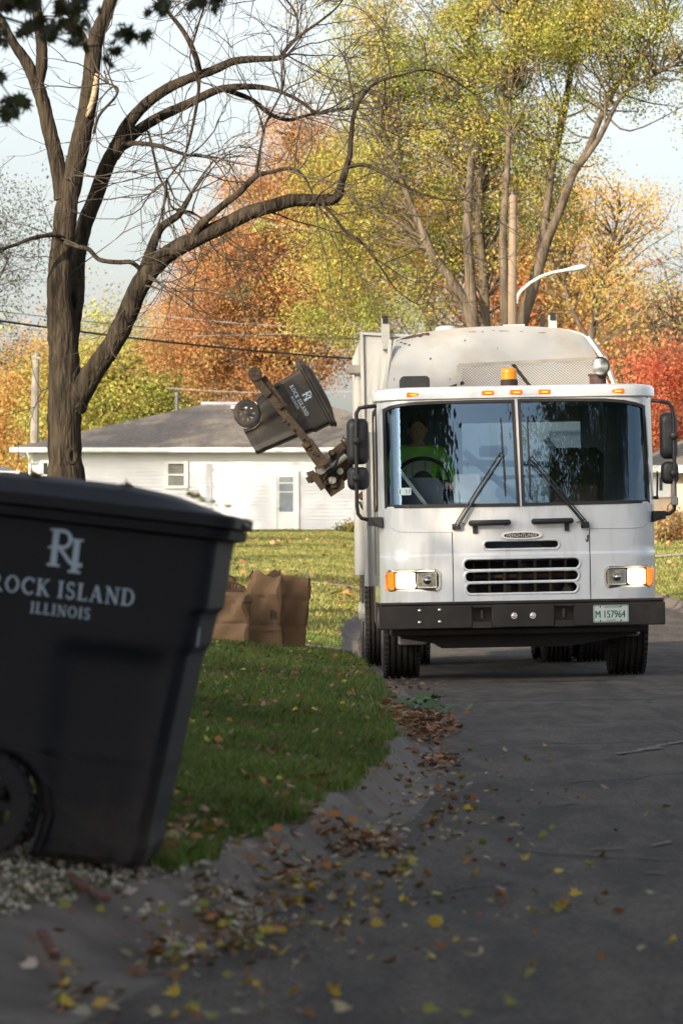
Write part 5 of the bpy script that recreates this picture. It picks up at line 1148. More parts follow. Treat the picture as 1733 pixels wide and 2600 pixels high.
# slanting strut, guard screen, exhaust
mb = MB(); p, q = c1(1126, 140, 3.4), c1(1250, 366, 3.2); p2, q2 = c1(1190, 235, 3.4), c1(1190, 235, 3.4)
mb.bar((p[0], 3.35, p[1]), (p2[0], 3.3, p2[1]), .09, .03); mb.bar((p2[0] + .01, 3.28, p2[1]), (q[0], 3.2, q[1]), .035, .03); mb.build('strut', M_bodyp, TR)
sc = [c1(520, 272, 2.4), c1(1192, 237, 2.4), c1(1192, 380, 2.4), c1(520, 400, 2.4)]
mb = MB(); mb.bar((sc[0][0], 2.4, sc[0][1]), (sc[1][0], 2.4, sc[1][1]), .035, .03); mb.bar((sc[0][0], 2.4, sc[0][1]), (sc[3][0], 2.4, sc[3][1] - .1), .03); mb.bar((sc[1][0], 2.4, sc[1][1]), (sc[2][0], 2.4, sc[2][1] - .1), .03)
p, q = c1(765, 258, 2.5), c1(850, 372, 2.5); gs = mb.build('guard_screen', M_grey, TR)
mb = MB(); mb.bar((p[0], 2.45, p[1]), (q[0] + .05, 2.44, q[1] - .06), .05, .03); mb.bar((c1(460, 384, 2.45)[0], 2.45, c1(460, 384, 2.45)[1]), (c1(545, 352, 2.45)[0], 2.45, c1(545, 352, 2.45)[1]), .03); mb.build('screen_brace', M_chass, gs)
mb = MB(); x0, x1 = sc[0][0] + .015, sc[1][0] - .015; zb_ = sc[3][1] - .12
ztop = lambda x: lerp(sc[0][1], sc[1][1], (x - sc[0][0]) / (sc[1][0] - sc[0][0])) - .012
dxm, dzm = .030, .012; k = 0
z = zb_
while z < sc[1][1] - .01:
    x = x0 + (dxm / 2 if k % 2 else 0)
    while x < x1 - dxm:
        if z + dzm < ztop(x):
            mb.bar((x, 2.41, z), (x + dxm / 2, 2.41, z + dzm), .0045, .003); mb.bar((x + dxm / 2, 2.41, z + dzm), (x + dxm, 2.41, z), .0045, .003)
        x += dxm
    z += dzm; k += 1
mb.build('expanded_mesh', mat('screen_steel', (.10, .085, .07), .6, var=.3), gs, fix=False)
q = c1(1177, 278, 2.2); mb = MB(); r = .072; mb.lathe([(2.13, .02), (2.135, r), (2.15, r), (2.16, .02)], 24, 'y', (q[0], 0, q[1])); ex = mb.build('exhaust_flap', M_chrome, TR, smooth=True, ang=30)
mb = MB(); mb.tube([(q[0] + r * 1.12 * math.cos(R(a)), 2.15, q[1] + r * 1.12 * math.sin(R(a))) for a in range(-110, 120, 10)], .012, 6); mb.build('flap_rim', M_chass, ex)
mb = MB(); q2 = c1(1172, 340, 2.2); mb.lathe([(1.2, .075), (q2[1] + .04, .075), (q2[1] + .04, .088), (q2[1] + .06, .088), (q2[1] + .06, .06)], 20, 'z', (q2[0], 2.25, 0)); mb.tube([(q2[0] + .03, 2.2, q2[1] + .03), (q[0] + .02, 2.17, q[1] - .07)], .015, 6); mb.build('exhaust_stack', M_rust, TR)
# clutter behind the cab (seen through the rear window and over the guard)
mb = MB(); mb.box(-1.0, 1.1, 2.3, 3.4, .95, 1.5); mb.tube([(-.4, 2.3, 1.9), (.7, 2.3, 1.86)], .03, 8); mb.tube([(-.3, 2.35, 1.75), (.7, 2.35, 1.78)], .018, 8); mb.tube([(.5, 2.3, 1.5), (.55, 2.3, 1.9), (.4, 2.35, 2.1)], .03, 8); mb.box(-.2, .05, 2.3, 2.5, 1.95, 2.05, .02); mb.tube([(-.35, 2.2, 2.0), (.2, 2.2, 1.5)], .03, 8); mb.build('hydraulic_manifold', mat('manifold_paint', (.22, .24, .24), .5, var=.3), TR)
# light mast on kerb side, hoses, fender
mb = MB(); p = c1(50, 340, 4.4); q = c1(50, 560, 4.4); mb.tube([(q[0], 4.4, .9), (p[0], 4.4, p[1])], .055, 10); mb.tube([(p[0], 4.4, p[1]), (p[0], 4.4, p[1] + .07)], .03, 8); mst = mb.build('hydraulic_cylinder', M_bodyp, TR, smooth=True, ang=40)
mb = MB(); mb.box(p[0] - .085, p[0] + .085, 4.32, 4.45, p[1] + .05, p[1] + .14, .015); mb.build('cylinder_head', M_grey, mst)
def c5(x, y, d): return T(860 + x / 6.72, 1050 + y / 6.72, d)
mb = MB()
for P_ in ([(350, 1500), (390, 1600), (450, 1680)], [(410, 1500), (425, 1580), (440, 1640)], [(480, 1800), (490, 1950), (540, 2080), (620, 2200)]): mb.tube([(c5(x, y, 2.6)[0], 2.6, c5(x, y, 2.6)[1]) for x, y in P_], .012, 6)
mb.build('hose', M_chass, TR)
mb = MB(); p, q = c5(345, 1480, 2.8), c5(460, 1330, 2.8); mb.box(p[0], q[0], 2.7, 2.95, p[1], q[1], .02); mb.build('valve_block', M_dirtm, TR)
mb = MB(); xa = c5(470, 1330, 2.5)[0]; xb = c5(600, 1330, 2.5)[0]; mb.box(xa, xb, 2.55, 2.9, .8, 2.2); mb.bar((xa - .02, 2.5, .8), (xa - .02, 2.5, 2.25), .03, .03); mb.build('body_corner_post', M_bodyp, TR)
mb = MB()
def c6(x, y, d): return T(900 + x / 6.54, 1380 + y / 6.54, d)
fp = [c6(265, 0, 3.2), c6(350, 0, 3.2), c6(375, 450, 3.2), c6(385, 900, 3.2), c6(400, 1420, 3.2), c6(345, 1300, 3.2), c6(330, 700, 3.2), c6(250, 440, 3.2)]
mb.prism(fp, lambda a, b: (a, 3.1, b), lambda a, b: (a, 3.5, b)); mb.build('fender', mat('purple_brown_fender', (.12, .08, .09), .4, var=.1), TR)

# ---- lifting arm (part of the truck)
def c3(x, y, d=4.5): t = T(560 + x / 3.564, 880 + y / 3.564, d); return Vector((t[0], d, t[1]))
ARM = MB(); ARM.bar(c3(1420, 860, 4.75), c3(985, 1150, 4.75), .28, .26, up=(0, 1, 0)); arm = ARM.build('lift_arm', M_dirtm, TR, bevel=.015)
mb = MB(); mb.bar(c3(1500, 600, 4.7), c3(1120, 960, 4.7), .10, .10, up=(0, 1, 0)); mb.tube([c3(1180, 880, 4.6), c3(1060, 960, 4.6), c3(1000, 1000, 4.6)], .06, 10); mb.build('arm_cylinder', M_dirtm, arm)
mb = MB()
for P_ in ([(970, 960), (1090, 870), (1130, 930), (1010, 1040)], [(940, 1280), (1000, 1360), (1120, 1280), (1120, 1230), (1090, 1180), (1030, 1150)], [(850, 1090), (1000, 1060), (1110, 1180), (960, 1290), (880, 1200)]):
    mb.prism([(c3(*p)[0], c3(*p)[2]) for p in P_], lambda a, b: (a, 4.42, b), lambda a, b: (a, 4.66, b))
mb.tube([c3(795, 1190, 4.5), c3(860, 1160, 4.5)], [.06, .05], 8); mb.bar(c3(780, 1215, 4.4), c3(840, 1180, 4.4), .06); mb.tube([c3(1000, 960, 4.35), c3(1000, 960, 4.5)], .03, 10)
for k in range(9):
    p = c3(random.uniform(900, 1110), random.uniform(1040, 1280), random.uniform(4.36, 4.42)); mb.box(p.x - .02, p.x + random.uniform(.02, .05), p.y, p.y + .05, p.z - .02, p.z + random.uniform(.0, .05))
mb.tube([c3(1150, 850, 4.5), c3(1100, 820, 4.5), c3(1090, 850, 4.5), c3(1120, 880, 4.5)], .010, 6); mb.tube([c3(960, 1180, 4.38), c3(940, 1260, 4.36), c3(1000, 1230, 4.36), c3(1050, 1180, 4.38)], .014, 6); mb.bar(c3(830, 1150, 4.34), c3(930, 1290, 4.34), .02, .06)
mb.build('arm_joint', M_dirtm, arm, bevel=.008)
for (x, y, r) in ((905, 1120, .042), (1010, 1210, .036), (960, 1000, .03), (1080, 1130, .03)):
    mb = MB(); p = c3(x, y, 4.4); mb.lathe([(-.05, r * .5), (-.05, r), (.0, r), (.03, r)], 14, 'y', p); mb.build('pivot_pin', M_grey, arm)
mb = MB(); mb.tube([c3(1000, 1090, 4.36), c3(1130, 990, 4.4)], .028, 10); mb.tube([c3(930, 1140, 4.36), c3(1005, 1086, 4.36)], .014, 8); mb.build('tilt_cylinder', M_grey, arm, smooth=True, ang=40)
mb = MB()
for q in (0, 14, 28): mb.tube([c3(1130, 900 + q, 4.45), c3(1060, 1000 + q, 4.36), c3(1030, 1090 + q, 4.34), c3(960, 1130 + q, 4.34), c3(930, 1190 + q, 4.36)], .009, 6)
mb.build('hydraulic_hoses', M_gask, arm)
mb = MB(); mb.bar(c3(300, 280, 4.2), c3(800, 880, 4.2), .075, .09, up=(0, 1, 0)); mb.bar(c3(775, 860, 4.21), c3(930, 1080, 4.21), .115, .11, up=(0, 1, 0)); mb.tube([c3(310, 250, 4.14), c3(310, 250, 4.30)], .07, 12); mb.bar(c3(365, 290, 4.24), c3(600, 620, 4.24), .11, .04, up=(0, 1, 0))
for (x, y) in ((420, 430), (540, 540), (770, 900)): mb.bar(c3(x - 18, y + 22, 4.14), c3(x + 30, y - 24, 4.14), .03, .04)
for k in range(14): t = random.random(); p = c3(lerp(560, 900, t) + random.gauss(0, 9), lerp(650, 1030, t) + random.gauss(0, 9), 4.145); mb.lathe([(0, .016), (-.012, .010), (-.016, .0)], 8, 'y', p)
mb.build('gripper_finger', M_dirtm, arm, bevel=.01)

# ------------------------------------------------------------------ things in the cab
def tw(v): return TR.matrix_world @ Vector(v)
(x0, z0), (x1, z1) = c1(500, 912, .45), c1(621, 777, .45)
CB = empty('plastic_box', tw(((x0 + x1) / 2, .44, z0)), 'pale white plastic document box propped on the dashboard behind the windscreen', 'box'); CB.rotation_euler = (0, -R(1.1), YAW); w_, h_ = (x1 - x0) / 2, z1 - z0
mb = MB(); mb.prism(rrect(-w_, w_, 0, h_, .02), lambda a, b: (a, 0, b), lambda a, b: (a, .05, b)); mb.build('box_body', M_intl, CB)
mb = MB(); mb.ring(rrect(-w_ * .85, w_ * .85, h_ * .06, h_ * .92, .015), rrect(-w_ * .8, w_ * .8, h_ * .08, h_ * .9, .012), lambda a, b: (a, -.004, b), lambda a, b: (a, -.0005, b)); mb.build('box_rim', mat('pale_rim', (.6, .64, .68), .5), CB)

# driver
DX, DZ = c1(335, 650, .95)[0], 1.93
M_skin = mat('skin', (.56, .34, .25), .55, var=.08); M_lime = mat('lime_shirt', (.36, 1.0, .13), .7, var=.22, scale=7, bump=1.0, bscale=9); M_band = mat('grey_band', (.5, .52, .5), .4); M_hair = mat('short_hair', (.05, .035, .025), .8); M_jean = mat('dark_trousers', (.03, .035, .05), .9)
PR = empty('person', tw((DX, 1.25, 1.32)), 'driver in a lime green shirt gripping the steering wheel behind the glass', 'person'); PR.rotation_euler = (0, -ROLL, YAW)
def L0(x, y, z): return Vector((x - DX, y - 1.25, z - 1.32))
def skinned(name, V, Ed, Rr, m, parent, sub=2, rootv=0):
    me = bpy.data.meshes.new(name); me.from_pydata([tuple(v) for v in V], Ed, []); me.materials.append(m)
    o = bpy.data.objects.new(name, me); COL.objects.link(o); o.parent = parent
    o.modifiers.new('skin', 'SKIN'); 
    if not me.skin_vertices: return o
    for i, r in enumerate(Rr): me.skin_vertices[0].data[i].radius = r if hasattr(r, '__len__') else (r, r)
    me.skin_vertices[0].data[rootv].use_root = True
    sb = o.modifiers.new('s', 'SUBSURF'); sb.levels = sub; sb.render_levels = sub
    return o
hl_ = SWC + (U_ * math.cos(R(200)) + V_ * math.sin(R(200))) * RW; hr_ = SWC + (U_ * math.cos(R(-20)) + V_ * math.sin(R(-20))) * RW
V = [L0(DX, 1.3, 1.36), L0(DX, 1.27, 1.55), L0(DX, 1.24, 1.78), L0(DX, 1.22, 1.97), L0(DX, 1.20, 2.03), L0(DX, 1.18, 2.09)]
RR = [(.16, .12), (.15, .11), (.19, .12), (.13, .09), .06, .055]; ED = [(0, 1), (1, 2), (2, 3), (3, 4), (4, 5)]
for s, hnd in ((-1, hl_), (1, hr_)):
    b = len(V); sh_ = Vector((DX + s * .19, 1.23, 1.95)); el = Vector((DX + s * .30, 1.05, 1.66)); wr = hnd + Vector((s * .01, .06, -.03)); pm = hnd + Vector((0, .02, .02))
    for p in (sh_, el, wr, pm): V.append(L0(*p))
    RR += [.065, .048, .03, (.040, .022)]; ED += [(3, b), (b, b + 1), (b + 1, b + 2), (b + 2, b + 3)]
    for k in range(4):
        q = len(V); off = Vector((s * (-.03 + .02 * k), 0, 0)); a = pm + off + Vector((0, -.03, .02)); c = pm + off + Vector((0, -.055 - .004 * k, 0)); e = pm + off + Vector((0, -.05, -.028))
        for p in (a, c, e): V.append(L0(*p))
        RR += [.010, .0095, .008]; ED += [(b + 3, q), (q, q + 1), (q + 1, q + 2)]
    q = len(V); V += [L0(*(pm + Vector((-s * .04, -.01, -.01)))), L0(*(pm + Vector((-s * .05, -.04, -.02))))]; RR += [.012, .009]; ED += [(b + 3, q), (q, q + 1)]
for s in (-1, 1):
    b = len(V); V += [L0(DX + s * .1, 1.25, 1.36), L0(DX + s * .14, .95, 1.38), L0(DX + s * .14, .85, 1.05)]; RR += [.095, .075, .055]; ED += [(0, b), (b, b + 1), (b + 1, b + 2)]
body = skinned('body', V, ED, RR, M_skin, PR)
# head: one sheet with brow, nose, lips and chin
hc = L0(DX, 1.17, 2.165)
def headpt(i, j, nu=22, nv=28):
    a = math.pi * i / (nu - 1) - math.pi / 2; b = 2 * math.pi * j / (nv - 1); x = math.cos(a) * math.sin(b); y = -math.cos(a) * math.cos(b); z = math.sin(a)
    w = 1 - .22 * max(0, -z) ** 1.5; fx = x * .078 * w; fy = y * .095 * w; fz = z * .122
    if y < 0:
        f = max(0, -y) ** 3; fy -= f * (.022 * math.exp(-((x / .16) ** 2)) * math.exp(-(((z + .12) / .2) ** 2)) + .008 * math.exp(-((x / .35) ** 2)) * math.exp(-(((z + .48) / .1) ** 2)) + .012 * math.exp(-((x / .3) ** 2)) * math.exp(-(((z + .8) / .16) ** 2)))
        fy += f * .012 * (math.exp(-(((abs(x) - .38) / .16) ** 2)) * math.exp(-(((z - .08) / .12) ** 2)))
    return (hc.x + fx, hc.y + fy, hc.z + fz)
mb = MB(); mb.grid(headpt, 22, 28)
for s in (-1, 1): mb.lathe([(-.01, .018), (.0, .03), (.01, .02)], 12, 'x', (hc.x + s * .08, hc.y + .01, hc.z - .005))
mb.build('head', M_skin, PR, smooth=True, fix=True)
mb = MB()
for s in (-1, 1): mb.lathe([(-.002, .002), (.0, .007), (.01, .009)], 12, 'y', (hc.x + s * .030, hc.y - .083, hc.z + .01))
mb.build('eyes', M_gask, PR)
mb = MB(); mb.grid(lambda i, j: tuple(Vector(hc) + (Vector(headpt(11 + i, j)) - Vector(hc)) * 1.06 + Vector((0, .012 if i < 5 else .004, .012))), 11, 28); mb.build('hair', M_hair, PR, smooth=True)
V2 = [v.copy() for v in V[:5]]; R2 = [(.19, .145), (.185, .135), (.215, .14), (.155, .105), .075]; E2 = [(0, 1), (1, 2), (2, 3), (3, 4)]
for s, b in ((-1, 6), (1, 6 + 4 + 12 + 2)):
    k = len(V2); V2 += [V[b].copy(), V[b + 1].copy(), V[b + 1].lerp(V[b + 2], .55)]; R2 += [.085, .066, .052]; E2 += [(3, k), (k, k + 1), (k + 1, k + 2)]
skinned('shirt', V2, E2, R2, M_lime, PR)
mb = MB()
for x in (-.085, .085): mb.bar(L0(DX + x, 1.08, 1.55), L0(DX + x, 1.09, 1.93), .045, .012, up=(0, 1, 0))
mb.add([L0(DX - .04, 1.075, 1.5), L0(DX + .04, 1.075, 1.5), L0(DX + .05, 1.085, 1.9), L0(DX - .05, 1.085, 1.9)], [(0, 1, 2, 3)])
mb.build('shirt_bands', M_band, PR)

# ------------------------------------------------------------------ wheeled refuse carts
M_cart = mat('cart_plastic', (.006, .008, .0145), .55, spec=.3, var=.12, scale=3, dirt=(.055, .040, .028), dscale=1.3, damt=.85, bump=.15, bscale=220)
M_cartm = mat('dusty_cart_plastic', (.016, .014, .013), .6, var=.2, scale=4, dirt=(.09, .065, .045), dscale=3, damt=.75)
M_let = mat('white_lettering', (.36, .46, .60), .6, var=.05)
def cart(name, label, mbody):
    C_ = empty(name, (0, 0, 0), label, 'bin', 'wheeled city carts')
    # levels: v, u_back, u_front, half width
    LV = [(.0, -.325, .0, .265), (.015, -.32, .01, .275), (.06, -.305, .02, .28), (.12, -.295, .02, .28), (.20, -.315, .030, .285), (.255, -.36, .034, .288), (.285, -.42, .038, .29), (.298, -.57, .040, .292), (.36, -.60, .045, .294), (.5, -.606, .060, .302), (.615, -.612, .072, .308), (.64, -.612, .086, .310), (.73, -.618, .096, .316), (.75, -.618, .112, .318), (.92, -.625, .118, .330), (.94, -.628, .12, .332)]
    def prof(v): return [float(np.interp(v, [l[0] for l in LV], [l[k] for l in LV])) for k in (1, 2, 3)]
    vs_ = sorted(set([l[0] for l in LV] + [round(x, 3) for x in np.linspace(0, .94, 46)]))
    def sect(u0, u1, hw, r, v, disp=True):
        P = []; NS = 26
        def add(u, y):
            if disp and abs(abs(y) - hw) < 1e-6:
                f = 1 / (1 + math.exp(-(u + .28) / .012)) * 1 / (1 + math.exp((v - .60) / .012)) * 1 / (1 + math.exp((u - (u1 - .06)) / .01)); y = math.copysign(abs(y) - .026 * f, y)
                g = 1 / (1 + math.exp((u + .46) / .012)) * 1 / (1 + math.exp((v - .62) / .012)); y = math.copysign(abs(y) - .012 * g, y)
            P.append((u, y, v))
        for k in range(NS): add(lerp(u0 + r, u1 - r, k / (NS - 1)), -hw)
        for k in range(1, 6): a = R(-90 + 90 * k / 6); add(u1 - r + r * math.cos(a), -hw + r + r * math.sin(a))
        for k in range(8): add(u1, lerp(-hw + r, hw - r, k / 7))
        for k in range(1, 6): a = R(90 * k / 6); add(u1 - r + r * math.cos(a), hw - r + r * math.sin(a))
        for k in range(NS): add(lerp(u1 - r, u0 + r, k / (NS - 1)), hw)
        for k in range(1, 6): a = R(90 + 90 * k / 6); add(u0 + r + r * math.cos(a), hw - r + r * math.sin(a))
        for k in range(8): add(u0, lerp(hw - r, -hw + r, k / 7))
        for k in range(1, 6): a = R(180 + 90 * k / 6); add(u0 + r + r * math.cos(a), -hw + r + r * math.sin(a))
        return P
    rings = []
    for v in vs_: u0, u1, hw = prof(v); rings.append(sect(u0, u1, hw, .045, v))
    for v, o in ((.945, .012), (.95, .03), (.975, .034), (.98, .025)): u0, u1, hw = prof(.94); rings.append(sect(u0 - o, u1 + o, hw + o, .06, v, False))
    mb = MB(); mb.loft(rings); mb.build('bin_body', mbody, C_, smooth=True, ang=38)
    # lid
    u0, u1, hw = prof(.94); rings = []
    for v, o, r in ((.981, .040, .06), (.983, .046, .06), (1.012, .046, .06), (1.018, .038, .06)): rings.append(sect(u0 - o - .03, u1 + o, hw + o, r, v, False))
    n = len(rings[0])
    for t in (.12, .25, .45, .7, .88, 1.0):
        k = 1 - t; P = []
        for (u, y, v) in rings[3]:
            uu = lerp((u0 + u1) / 2 - .06, u, k); yy = y * k
            s_ = max(0, min(1, ((u1 + .05) - uu) / .34)); h = .012 + .044 * (s_ * s_ * (3 - 2 * s_)) * min(1, t * 2.2) ** .8 * (1 - .25 * (yy / hw) ** 2)
            if t <= .12: h = .002
            P.append((uu, yy, 1.018 + h * (1 if t > .12 else 1)))
        rings.append(P)
    mb = MB(); mb.loft(rings); lid = mb.build('lid', mbody, C_, smooth=True, ang=38)
    mb = MB(); mb.tube([(u0 - .10, -.24, .965), (u0 - .13, -.22, .97), (u0 - .13, .22, .97), (u0 - .10, .24, .965)], .018, 8)
    for y in (-.24, .24): mb.bar((u0 - .12, y, .965), (u0 + .02, y, .93), .03, .05)
    mb.build('handle', mbody, C_)
    mb = MB(); mb.box(u1 + .02, u1 + .055, -.10, .10, .985, 1.003, .006); mb.build('lid_grip', mbody, lid)
    # wheels in their arches
    for s in (-1, 1):
        w = empty('wheel', (-.472, s * .275, .132)); w.parent = C_
        mb = MB(); mb.lathe([(-.028, .10), (-.030, .125), (-.028, .15), (-.018, .158), (.018, .158), (.028, .15), (.030, .125), (.028, .10)], 44, 'y', cap=False)
        for k in range(34):
            a = 2 * math.pi * k / 34; r_ = Vector((math.cos(a), 0, math.sin(a)))
            for q in (-1, 1): mb.bar(r_ * .157 + Vector((0, q * .026, 0)), r_ * .157 + Vector((0, q * .006, 0)), .014, .008, up=r_)
        mb.build('tyre', mbody, w, smooth=True, ang=35)
        mb = MB(); mb.lathe([(-.022, .098), (-.024, .112), (.024, .112), (.022, .098)], 36, 'y', cap=False); mb.lathe([(-.034, .012), (-.03, .028), (.02, .03)], 16, 'y')
        for k in range(8): a = 2 * math.pi * k / 8; d = Vector((math.cos(a), 0, math.sin(a))); mb.bar(d * .02 + Vector((0, -.016 * 1, 0)), d * .108 + Vector((0, -.012, 0)), .022, .02, up=(0, 1, 0))
        mb.lathe([(.0, .1), (.004, .1)], 30, 'y') if False else None; mb.build('rim', mbody, w)
    mb = MB(); mb.tube([(-.472, -.27, .132), (-.472, .27, .132)], .012, 8); mb.build('axle', M_chass, C_)
    # printing on both cheeks
    def side(sg):
        def fn(x, z, lift):
            u0, u1, hw = prof(min(.93, z)); return (-.297 + (x * -sg), sg * (hw + .0035 + lift), z)
        return fn
    for sg in (-1, 1):
        mb = MB(); fn = side(sg); ri_mark(mb, -.0, .866, .118, fn); serif_text(mb, 'ROCK ISLAND', 0, .757, .048, .41, fn); serif_text(mb, 'ILLINOIS', .0, .698, .032, .17, fn, .14); mb.build('lettering', M_let, C_, fix=False)
    mb = MB(); mb.box(.067, .071, -.27, -.235, .615 - .0, .70) if False else None
    u = prof(.66)[1]; mb.prism([(-.255, .64), (-.225, .64), (-.225, .72), (-.255, .72)], lambda a, b: (u + .004, a, b), lambda a, b: (u + .0015, a, b)); mb.build('serial_label', M_let, C_)
    return C_
bd_ = 11.05
NC = cart('wheeled_bin', 'large dark wheeled cart standing on the gravel in front, lettered ROCK ISLAND', M_cart)
base = at(368, 2208, bd_)
NC.matrix_world = Matrix.Translation((base.x - .005, bd_ + .27, base.z)) @ Matrix.Rotation(R(6.6), 4, 'Y') @ Matrix.Rotation(R(-3), 4, 'Z') @ Matrix.Scale(.982, 4)
BZ = base.z
LC = cart('wheeled_bin', 'dark wheeled cart tipped sideways in the air by the truck arm', M_cartm)
sc_l = .80; lb = TR.matrix_world @ c3(322, 966, 4.62); 
LC.matrix_world = Matrix.Translation((lb.x, lb.y + .1, lb.z)) @ Matrix.Rotation(R(61.2), 4, 'Y') @ Matrix.Scale(sc_l, 4)
# dry leaves lying on the near lid
def one_leaf_mesh(i, cols):
    A = maple_outline(1); rnd = random.Random(i); cu = rnd.uniform(.3, 1.1); tw_ = rnd.uniform(-1.2, 1.2)
    A = [(x * rnd.uniform(.7, 1.15), y * rnd.uniform(.75, 1.15)) for x, y in A]; vs = [(0, 0, 0)] + [(x * .5, y * .5, cu * .5 * (x * x + .35 * y * y) + tw_ * x * y * .3) for x, y in A]; n = len(A)
    me = bpy.data.meshes.new('fallen_leaf'); me.from_pydata(vs, [], [(0, 1 + k, 1 + (k + 1) % n) for k in range(n)]); me.materials.append(cols); return me
LCOL = {'yellow': (.46, .35, .04), 'pale buff': (.38, .33, .21), 'brown': (.17, .09, .04), 'orange': (.38, .17, .045), 'olive green': (.21, .22, .045), 'russet': (.22, .09, .035)}
LM_ = {k: mat('leaf_' + k.replace(' ', '_'), v, .7, var=.3, scale=40) for k, v in LCOL.items()}
LMESH = {k: [one_leaf_mesh(hash(k) % 97 + i if False else (list(LCOL).index(k) * 7 + i), LM_[k]) for i in range(4)] for k in LCOL}
def put_leaf(col, loc, size, where, grp, rx=.35):
    o = bpy.data.objects.new('fallen_leaf', random.choice(LMESH[col])); COL.objects.link(o); o.location = loc; s = size; o.scale = (s, s, s)
    o.rotation_euler = (random.gauss(0, rx), random.gauss(0, rx), random.uniform(0, 6.28)); tag(o, where.format(col), 'leaf', grp); return o
NCM = NC.matrix_world
for (u, y, c, s) in ((-.42, -.2, 'olive green', .07), (-.16, -.18, 'pale buff', .07), (-.17, -.24, 'olive green', .045), (.03, -.12, 'yellow', .06), (.05, -.2, 'olive green', .06), (.07, -.05, 'pale buff', .05), (.10, -.15, 'olive green', .05), (.12, -.1, 'yellow', .05), (.0, -.02, 'olive green', .06)):
    sv = max(0, min(1, (.20 - u) / .34)); h = 1.018 + .012 + .044 * (sv * sv * (3 - 2 * sv)) * (.8 if abs(y) > .15 else 1) + .004
    put_leaf(c, NCM @ Vector((u, y, h)), s * .75, '{} leaf lying on the lid of the near dark cart', 'leaves on the cart lid', .3)

# ------------------------------------------------------------------ paper yard-waste bags
M_bag = mat('kraft_paper', (.25, .15, .08), .85, var=.14, scale=5, bump=1.0, bscale=5)
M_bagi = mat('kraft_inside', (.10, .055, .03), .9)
M_print = mat('bag_print', (.06, .045, .04), .8)
def bag(label, pxl, pxr, pyb, pyt, d, lean=0, crumple=.02, topw=1.12, seed=1, rot=0, openz=None, fold=.0, prt=False):
    rnd = random.Random(seed); s = F / d; c = at((pxl + pxr) / 2, pyb, d); w = (pxr - pxl) / s / 2; h = (pyb - pyt) / s; dep = w * .72
    B = empty('paper_bag', (c.x, d + dep, c.z), label, 'bag', 'paper yard waste bags on the verge', (0, R(lean), R(rot)))
    n = 36; rings = []; NV = 22
    off = {}
    for i in range(NV + 1):
        t = i / NV; z = h * t; P = []; k = 1 + (topw - 1) * t; 
        for j in range(n):
            a = 2 * math.pi * j / n; ca, sa = math.cos(a), math.sin(a); q = max(abs(ca), abs(sa)); q = q ** .82
            cr = crumple * (.25 + t) * (math.sin(a * 3 + i * .35 + seed) * .5 + math.sin(a * 5 - i * .55 + seed * 2) * .5 + rnd.uniform(-.12, .12))
            gus = -.10 * abs(math.sin(a)) ** 0 * math.exp(-((abs(ca) - 1) ** 2) / .02) * t * 0
            kk = k * (1 - fold * max(0, t - .72) / .28 * (.9 if abs(sa) > .5 else .5))
            crease = .012 * (math.exp(-((t - .33) / .02) ** 2) + math.exp(-((t - .70) / .02) ** 2)) * (-1 if (i % 2) else 1)
            zz = z + (crumple * 1.6 * math.sin(a * 4 + seed) * max(0, t - .75) / .25 if openz is None else max(0, t - .8) / .2 * openz(a))
            P.append((w * ca / q * kk + cr + crease * ca, dep * sa / q * kk + cr + crease * sa, zz))
        rings.append(P)
    mb = MB(); mb.loft(rings, cap=False); mb.add([rings[0][j] for j in range(n)], [tuple(range(n))])
    o = mb.build('bag_body', M_bag, B, smooth=True, ang=22, fix=False)
    inner = []
    for t, q in ((NV, .965), (NV - 3, .80)): inner.append([(p[0] * q, p[1] * q, p[2]) for p in rings[t]])
    mb = MB(); mb.loft(inner, cap=False); mb.add([(p[0], p[1], p[2] + .02) for p in inner[-1]], [tuple(range(n))]); mb.build('bag_mouth', M_bagi, B, fix=False)
    if prt:
        mb = MB(); fn = lambda x, z, l: (x, -dep * (1 + (topw - 1) * z / h) - .012 - l, z); f2 = fn
        ri_mark(mb, w * .55, h * .46, .085, f2); mb.build('bag_lettering', M_print, B, fix=False)
        mb = MB(); serif_text(mb, 'ROCK ISLAND', w * .42, h * .345, .018, .20, f2); serif_text(mb, 'ILLINOIS', w * .42, h * .30, .010, .08, f2, .2); mb.build('bag_print', M_print, B, fix=False)
        for k, (tx) in enumerate(('COMPOST',)):
            v, f = text_mesh(tx, .03, .17); mb = MB(); mb.add([f2(w * .42 + a, h * .24 + b, 0) for a, b in v], f); mb.build('bag_print', M_print, B, fix=False)
    return B
bag('rust orange paper bag, mostly hidden behind the crumpled front bag', 528, 600, 1612, 1449, 38.2, 0, .024, .8, 5, openz=lambda a: -.08 * math.cos(a), fold=.1)
bag('crumpled paper bag with a torn open top beside the big cart', 524, 632, 1628, 1488, 36.6, 0, .034, .98, 2, openz=lambda a: .05 * math.sin(a * 1) - .03 * abs(math.cos(a)), fold=.34)
bag('tall standing paper bag printed with a dark RI mark', 632, 718, 1650, 1456, 37.0, 0, .024, 1.04, 3, rot=-7, fold=.12, prt=True)
bag('paper bag at the end of the row flaring wide at its top', 706, 772, 1652, 1464, 37.4, 2.2, .014, 1.28, 4, rot=8, openz=lambda a: -.015 * math.cos(a))
